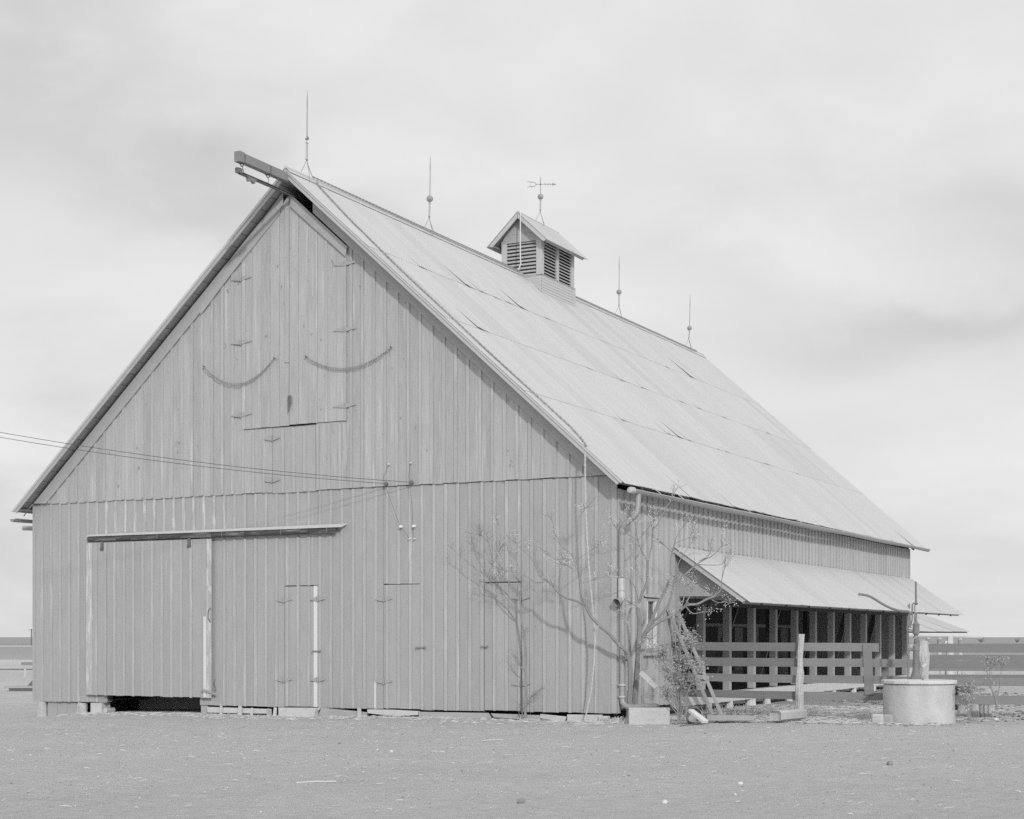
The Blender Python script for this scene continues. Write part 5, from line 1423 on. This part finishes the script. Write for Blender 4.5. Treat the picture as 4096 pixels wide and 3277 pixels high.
# log-legged trough behind the fence, right of the well
tr = thing('feed_trough', (*LOC(8.0, 29.4), 0), 'dark plank trough on short log legs behind the fence', 'trough')
def fbox(X0, X1, Z0, Z1, z0_, z1_, name, m, par, kind=None):
    p = [(*LOC(X0, Z0), z0_), (*LOC(X1, Z0), z0_), (*LOC(X1, Z1), z0_), (*LOC(X0, Z1), z0_)]
    return MB().prism(p, (0, 0, z1_ - z0_)).build(name, m, par, kind=kind)
fbox(7.6, 8.42, 29.2, 29.23, .42, .64, 'side_board', INNER, tr); fbox(7.6, 8.42, 29.8, 29.83, .42, .64, 'side_board', INNER, tr)
fbox(7.6, 8.38, 29.24, 29.79, .44, .47, 'bottom_board', INNER, tr); fbox(7.6, 8.22, 29.3, 29.33, .10, .435, 'lower_board', INNER, tr)
fbox(8.36, 8.46, 29.16, 29.79, .52, .63, 'end_board', TRIM, tr)
for X, Zz, rr in ((8.20, 29.0, .075), (8.40, 28.9, .085)):
    mb = MB(); mb.tube([(*LOC(X, Zz), -.05, rr * 1.1), (*LOC(X, Zz), .2, rr), (*LOC(X, Zz), .44, rr * .95)], None, 12); mb.build('log_leg', BARKP, tr)
MB().prism([(*LOC(8.46, 28.8), .40), (*LOC(8.66, 28.8), .40), (*LOC(8.66, 28.8), .48), (*LOC(8.63, 28.8), .51)], (.03, .2, 0)).build('wedge_board', PALEW, tr)
for k, (X, h_) in enumerate(((8.54, .34), (8.62, .36), (8.70, .36))):
    single(MB().tube([(*LOC(X, 28.95), -.05, .035), (*LOC(X - .02, 28.95), h_, .032)], None, 8), 'short_log', BARKP if k else WEATHER, (*LOC(X, 28.95), 0), ('dark split stick standing at the left of the three upright short logs', 'middle one of the three upright short logs beside the trough', 'right-hand one of the three upright short logs beside the trough')[k], 'log', 'upright short logs by the trough')

# ------------------------------------------------------------------ well and hand pump
WX, WY = LOC(6.99, 27.32)
well = thing('well', (WX, WY, 0), 'round cement-plastered well curb with a white slab lid', 'well')
MB().lathe((WX, WY, -.08), [(.615, 0), (.612, .1), (.606, .25), (.600, .45), (.603, .60), (.600, .715)], 56, wob=.022).build('curb', CONC, well, smooth=True)
n_ = 14; mb = MB(); ring = []
for a in range(n_):
    t_ = 2 * math.pi * a / n_ + .2; ring.append((WX + .635 * math.cos(t_), WY + .635 * math.sin(t_), .648))
lid = mb.prism(ring, (0, 0, .062)).build('slab', LID, well, bevel=.01)
lid.modifiers['bevel'].segments = 2
MB().box(WX - .30, WX + .06, WY - .22, WY + .10, .710, .722).build('slab_patch', LID, well)
P0 = Vector((*LOC(6.95, 27.36), 0))
pump = thing('hand_pump', (P0.x, P0.y, .72), 'tall iron hand pump with a long curved handle standing on the well slab', 'hand pump')
def F(dx, z, w=0.0): return (P0.x + dx * CA - w * SA, P0.y + dx * SA + w * CA, z)
MB().lathe((P0.x, P0.y, .71), [(.135, 0), (.135, .018), (.115, .03), (.085, .07), (.066, .13), (.058, .20)], 22).build('base', PUMP, pump, smooth=True)
MB().lathe((P0.x, P0.y, .90), [(.056, 0), (.054, .10), (.060, .10), (.060, .115), (.053, .12), (.052, .30), (.062, .31), (.062, .345), (.052, .37), (.050, .42), (.030, .45)], 20).build('barrel', PUMP, pump, smooth=True)
MB().lathe((P0.x, P0.y, 1.33), [(.030, 0), (.046, .02), (.050, .06), (.047, .10), (.034, .15), (.05, .17), (.056, .175), (.057, .32), (.061, .322), (.061, .338), (.045, .35), (.022, .39), (.014, .47)], 20).build('head', PUMP, pump, smooth=True)
MB().tube([F(-.02, 1.22), F(-.08, 1.24), F(-.13, 1.22), F(-.15, 1.17), F(-.14, 1.14)], .030, 10).build('spout', PUMP, pump, smooth=True)
MB().tube([F(0, 1.78), F(0, 2.03)], .009, 8).build('lift_rod', TIN, pump)
MB().tube([F(0, 1.72, 0), F(0.005, 1.86)], .016, 8).build('rod_joint', PUMP, pump)
MB().tube([F(0, 2.02), F(-.004, 2.40)], .0165, 8).build('guide_rod', PUMP, pump)
MB().lathe(F(0, 2.0), [(.012, 0), (.034, .012), (.034, .028), (.012, .04)], 8).build('collar', IRON, pump)
MB().tube([F(0, 2.02), F(-.05, 2.03), F(-.065, 2.0), F(-.066, 1.75), F(-.085, 1.66), F(-.10, 1.60)], .012, 6).build('link_bar', PUMP, pump)
MB().tube([F(-.03, 1.72), F(-.028, 2.0)], .008, 6).build('link_bar', PUMP, pump)
MB().tube([F(-.10, 1.62), F(-.108, 1.86)], .015, 6).build('link_bar', PUMP, pump)
MB().tube([F(-.14, .72), F(-.145, 1.30), F(-.15, 1.62), F(-.125, 1.84)], .014, 7).build('stay_rod', PUMP, pump)
MB().tube([F(-.05, 1.56), F(-.145, 1.58)], .014, 6).build('bracket', PUMP, pump)
MB().tube([F(-.99, 2.185, 0), F(-.93, 2.18), F(-.85, 2.165), F(-.78, 2.14), F(-.70, 2.095), F(-.60, 2.03), F(-.50, 1.975), F(-.41, 1.935), F(-.31, 1.905), F(-.22, 1.895), F(-.15, 1.89), F(-.10, 1.865), F(-.07, 1.84)], .021, 8).build('handle', PUMP, pump, smooth=True)
MB().prism([F(-.15, 1.985), F(-.11, 2.03), F(-.10, 1.95), F(-.12, 1.93)], (0, .008, 0)).build('fin', PUMP, pump)
cp_ = F(.125, .955, -.07); mb = MB().lathe(cp_, [(.036, -.045), (.042, .04), (.038, .04), (.033, -.04)], 14, axis=Vector((CA * .7, SA * .7, .55)))
single(mb, 'tin_cup', TIN, cp_, 'tin cup hung on the pump', 'cup', smooth=True)
single(MB().tube([F(.01, 1.46, -.06), F(-.06, 1.42, -.07), F(-.07, 1.32, -.07), F(-.03, 1.30, -.07)], .006, 5), 'pump_wire', ROPE, F(0, 1.4), 'light wire looped round the pump neck', 'wire')
# block against the foot of the well
mb = MB(); q = LOC(6.20, 26.95)
single(mb.box(q[0] - .10, q[0] + .10, q[1] - .09, q[1] + .08, -.04, .145), 'stone', STONE, (q[0], q[1], 0), 'square pale stone against the left foot of the well', 'stone', bevel=.03)
mb = MB(); q = LOC(6.39, 26.97)
single(mb.box(q[0] - .09, q[0] + .08, q[1] - .08, q[1] + .08, -.04, .135), 'stone', WEATHER, (q[0], q[1], 0), 'darker stone wedged between the pale stone and the well', 'stone', bevel=.03)

# ------------------------------------------------------------------ far shed and horizon
sh = thing('far_shed', (*LOC(15.5, 60), 0), 'low open-sided metal-roofed shed seen beyond the barn awning', 'shed')
ev = Vector((17.25, 60.0)); ed = Vector((-.944, -.33)); up_ = Vector((-1.85, 5.3))
def shp(a, b_, z_): p = ev + ed * a + up_ * b_; return (*LOC(p.x, p.y), z_)
for k in range(9):
    a0_, a1_ = k * .72, (k + 1) * .72 - .01
    MB().prism([shp(a0_, 0, 1.64), shp(a1_, 0, 1.64 + R(-.01, .02)), shp(a1_, 1, 2.90), shp(a0_, 1, 2.90)], (0, 0, .03)).build('roof_sheet', TIN if k % 3 else TINEDGE, sh)
MB().prism([shp(0, 0.02, 1.60), shp(6.4, .02, 1.60), shp(6.4, .98, 2.84), shp(0, .98, 2.84)], (0, 0, .02)).build('roof_deck', INNER, sh)
for px_ in (3711.6, 3756.6, 3798.3, 3840):
    # where the eave line meets that sight line
    k_ = (px_ - 2048) / 6362; a = (ev.x - k_ * (ev.y + .2)) / (-(ed.x) + k_ * ed.y)
    p = ev + ed * a + Vector((0, .2))
    q = LOC(p.x, p.y)
    mb = MB().tube([(q[0], q[1], -.3, .085), (q[0], q[1], 1.5, .08)], None, 10); mb.build('post', WASH, sh)
MB().tube([shp(6.3, -.05, 1.52), shp(2.2, -.05, 1.50), shp(.6, -.05, 1.47), shp(-.35, -.05, 1.44)], .07, 10).build('eave_pole', PALEW, sh)
MB().prism([shp(1.6, .5, .9), shp(6.3, .5, .9), shp(6.3, .5, 1.7), shp(4.2, .5, 1.7)], (0, .1, 0)).build('inner_boards', INNER, sh)
lw = thing('low_white_wall', (*LOC(14, 56), 0), 'low pale wall in front of the far shed', 'wall')
for k in range(6):
    X = 12.6 + .62 * k
    fbox(X, X + .6, 56, 56.1, -.2, .55 + R(-.02, .02), 'panel', STONE, lw)
def bush(name, X, Z_, h, seed, lab, cat='bush'):
    random.seed(seed); x_, y_ = LOC(X, Z_); t_ = thing(name, (x_, y_, 0), lab, cat); mb = MB()
    for _ in range(26):
        a = Vector((x_, y_, 0)); d = Vector((R(-1, 1), R(-.4, .4), R(.6, 1.3))).normalized(); pts = [(*a, h * .03)]
        L = h * R(.6, 1.05)
        for i in range(4):
            d = (d + Vector((R(-.3, .3), 0, R(-.1, .3)))).normalized(); a = a + d * L / 4; pts.append((*a, h * .03 * (1 - .22 * (i + 1))))
        mb.tube(pts, None, 3)
    mb.build('branches', BUSH, t_, kind='stuff')
bush('bare_bush', 118, 400, 1.9, 31, 'bare bush on the horizon, right of the far shed')
bush('bare_bush', 127, 400, 1.6, 32, 'smaller bare bush on the horizon, nearest the right edge of the picture')
bush('field_brush', 10.2, 40, .55, 33, 'clump of dark brush in the pasture by the whitewashed post')
bush('field_brush', 11.4, 40, .6, 34, 'second clump of dark brush at the far right of the pasture')
pole = thing('utility_pole', (*LOC(-98.8, 327), -.3), 'thin far pole standing on the field at the left edge', 'pole')
MB().tube([(*LOC(-98.8, 327), -.6, .14), (*LOC(-98.8, 327), 3.1, .11)], None, 6).build('shaft', IRON, pole)
MB().beam((*LOC(-99.4, 327), 2.9), (*LOC(-98.2, 327), 2.9), .1, .1).build('crossarm', IRON, pole)
# far wire fence on the left and the iron implement by the left wall
f5 = thing('wire_fence', (*LOC(-21.5, 71), -.34), 'low fence of pale stakes and one strand far behind the left wall', 'fence')
for X in (-25.4, -23.6, -21.75, -21.35, -19.9): MB().tube([(*LOC(X, 71), -.4, .05), (*LOC(X + .02, 71), .05, .045)], None, 7).build('stake', PALEW, f5)
MB().tube([(*LOC(-27, 71), .0), (*LOC(-19, 71), .0)], .02, 4).build('strand', WIREM, f5)
im = thing('iron_implement', (*LOC(-16.3, 53), -.34), 'slanting dark iron bar on a low wooden sled behind the left corner', 'farm tool')
MB().prism([(*LOC(-16.15, 53), -.18), (*LOC(-15.85, 53), -.18), (*LOC(-15.55, 53), .32), (*LOC(-15.66, 53), .36)], (.05, .1, 0)).build('bar', IRON, im)
fbox(-16.9, -15.6, 52.9, 53.3, -.26, -.18, 'sled', WEATHER, im); fbox(-16.75, -15.6, 52.95, 53.2, -.36, -.26, 'runner', IRON, im)
fbox(-16.45, -15.7, 53.3, 53.5, .50, .60, 'crossbar', GREYIRON, im); MB().tube([(*LOC(-15.95, 53.3), .5), (*LOC(-15.95, 53.3), -.3)], .03, 6).build('upright', PALEW, im)

# ------------------------------------------------------------------ litter on the ground
random.seed(99)
def straw_stuff(name, n, region, lab, L=(.04, .16), w=.0045, m=STRAW, lift=.008):
    mb = MB()
    for _ in range(n):
        x_, y_ = region(); a = R(0, math.pi); l_ = R(*L); dx_, dy_ = math.cos(a) * l_ / 2, math.sin(a) * l_ / 2
        z_ = ground_z(x_, y_) + lift + R(0, .012); ww = w * R(.6, 1.6)
        nx_, ny_ = -math.sin(a) * ww, math.cos(a) * ww; dz = R(-.01, .02)
        mb.v += [(x_ - dx_ - nx_, y_ - dy_ - ny_, z_), (x_ + dx_ - nx_, y_ + dy_ - ny_, z_ + dz), (x_ + dx_ + nx_, y_ + dy_ + ny_, z_ + dz + .003), (x_ - dx_ + nx_, y_ - dy_ + ny_, z_ + .003), (x_, y_, z_ + .008)]
        b0 = len(mb.v) - 5
        mb.f += [(b0, b0 + 1, b0 + 4), (b0 + 1, b0 + 2, b0 + 4), (b0 + 2, b0 + 3, b0 + 4), (b0 + 3, b0, b0 + 4)]
    return mb.build(name, m, None, kind='stuff')
straw_stuff('straw_litter', 1500, lambda: (R(-13.5, 0.2), -.22 - abs(random.gauss(0, .7))), '', w=.003)
straw_stuff('straw_litter', 3800, lambda: (R(.2, 5.2), R(1.0, 7.5)), '', L=(.06, .2), w=.004)
def yard():
    Z_ = 13 + 14 * random.random() ** .8; X = R(-.36, .36) * Z_; return LOC(X, Z_)
straw_stuff('straw_litter', 560, yard, '', L=(.02, .10), w=.0015)
def clump(n, rng, rad, name, m, zlift=0.0):
    mb = MB()
    for _ in range(n):
        x_, y_ = rng(); r_ = rad * random.lognormvariate(0, .45); z_ = ground_z(x_, y_)
        c_ = Vector((x_, y_, z_ + r_ * .25)); b0 = len(mb.v)
        base = [(0, 0, 1), (1, 0, 0), (0, 1, 0), (-1, 0, 0), (0, -1, 0), (0, 0, -1)]
        for v_ in base: mb.v.append(tuple(c_ + Vector(v_) * r_ * R(.6, 1.3) * (1 if v_[2] == 0 else .6)))
        for i in range(4):
            mb.f.append((b0, b0 + 1 + i, b0 + 1 + (i + 1) % 4)); mb.f.append((b0 + 5, b0 + 1 + (i + 1) % 4, b0 + 1 + i))
    return mb.build(name, m, None, kind='stuff')
clump(1700, yard, .0055, 'pebbles', PEB)
clump(3000, yard, .0055, 'dirt_clods', CLOD)
clump(700, lambda: (R(.4, 5.6), R(.8, 5)), .018, 'dirt_clods', CLOD)
clump(2600, lambda: LOC(R(7.2, 13.0), R(27.3, 46)), .022, 'dirt_clods', CLOD)
straw_stuff('straw_litter', 1800, lambda: LOC(R(7.2, 13.0), R(27.3, 46)), '', L=(.06, .25), w=.006)
# single stones and sticks one can point at
for (px_, py_, r_, m_, lab) in ((1565, 3005, .032, PEB, 'bright white stone in the open yard, left of centre'), (3985, 2882, .05, PEB, 'pale flat stone near the right picture edge'), (2960, 3135, .03, PEB, 'white pebble in the right foreground'), (2940, 3175, .026, PEB, 'small pale pebble in the lower right foreground'), (2660, 3205, .032, PEB, 'flat pale pebble at the bottom of the yard, right of centre'), (2085, 3205, .045, CLOD, 'dark clod at the bottom middle of the yard'), (1358, 2973, .035, CLOD, 'dark clod left of the bright white stone'), (3560, 3060, .045, CLOD, 'dark clod in the yard in front of the well')):
    Z_ = EYE * 6362 / (py_ - 2548); x_, y_ = LOC((px_ - 2048) / 6362 * Z_, Z_); r_ *= .75; mb = MB().ball((x_, y_, ground_z(x_, y_) + r_ * .35), r_, 9, 6)
    for i, v_ in enumerate(mb.v): 
        n_ = noise.noise(Vector(v_) * 22) * r_ * .6; mb.v[i] = (v_[0] + n_, v_[1] + n_, v_[2] * 1 + n_ * .3)
    single(mb, 'stone' if m_ == PEB else 'dirt_clod', m_, (x_, y_, ground_z(x_, y_)), lab, 'stone' if m_ == PEB else 'clod', smooth=True)
for (pa, pb, r_, lab) in (((1185, 3134), (1345, 3130), .010, 'long pale stick lying in the left foreground'), ((1930, 2966), (2010, 2963), .009, 'short pale stick lying in the middle of the yard'), ((1340, 3107), (1388, 3109), .006, 'thin short stick above the long pale stick'), ((2060, 2930), (2095, 2938), .006, 'crooked straw stalk in the middle of the yard')):
    P_ = []
    for px_, py_ in (pa, ((pa[0] + pb[0]) / 2, (pa[1] + pb[1]) / 2 - 3), pb):
        Z_ = EYE * 6362 / (py_ - 2548); x_, y_ = LOC((px_ - 2048) / 6362 * Z_, Z_); P_.append((x_, y_, ground_z(x_, y_) + r_ * 1.2))
    single(MB().tube(P_, r_, 6), 'stick', STRAW, P_[0], lab, 'stick', 'loose sticks on the yard')
# fallen branches by the shrub
for k, (a, b_, c_) in enumerate((((2720, 2905), (2790, 2896), (2870, 2885)), ((2705, 2880), (2735, 2878), (2760, 2868)))):
    P_ = []
    for px_, py_ in (a, b_, c_):
        Z_ = EYE * 6362 / (py_ - 2548); x_, y_ = LOC((px_ - 2048) / 6362 * Z_, Z_); P_.append((x_, y_, ground_z(x_, y_) + .015))
    single(MB().tube(P_, .011, 6), 'fallen_branch', TWIG, P_[0], ('long fallen branch on the ground right of the shrub', 'short fallen branch at the foot of the shrub')[k], 'branch')
# weeds at the base by the corner
mb = MB()
for _ in range(900):
    x_, y_ = R(.05, 3.4), R(-.3, .3)
    if random.random() < .6: x_, y_ = R(.1, 2.2), R(2.9, 5.5)
    else: x_, y_ = R(.05, .5), R(-.5, .5)
    z_ = ground_z(x_, y_); h_ = R(.03, .12); a = R(0, 6.28); lx_, ly_ = math.cos(a) * h_ * .6, math.sin(a) * h_ * .6
    mb.quad((x_ - .004, y_, z_), (x_ + .004, y_ + .003, z_), (x_ + lx_ + .002, y_ + ly_, z_ + h_), (x_ + lx_ - .002, y_ + ly_, z_ + h_))
mb.build('dry_grass', STRAW, None, kind='stuff')
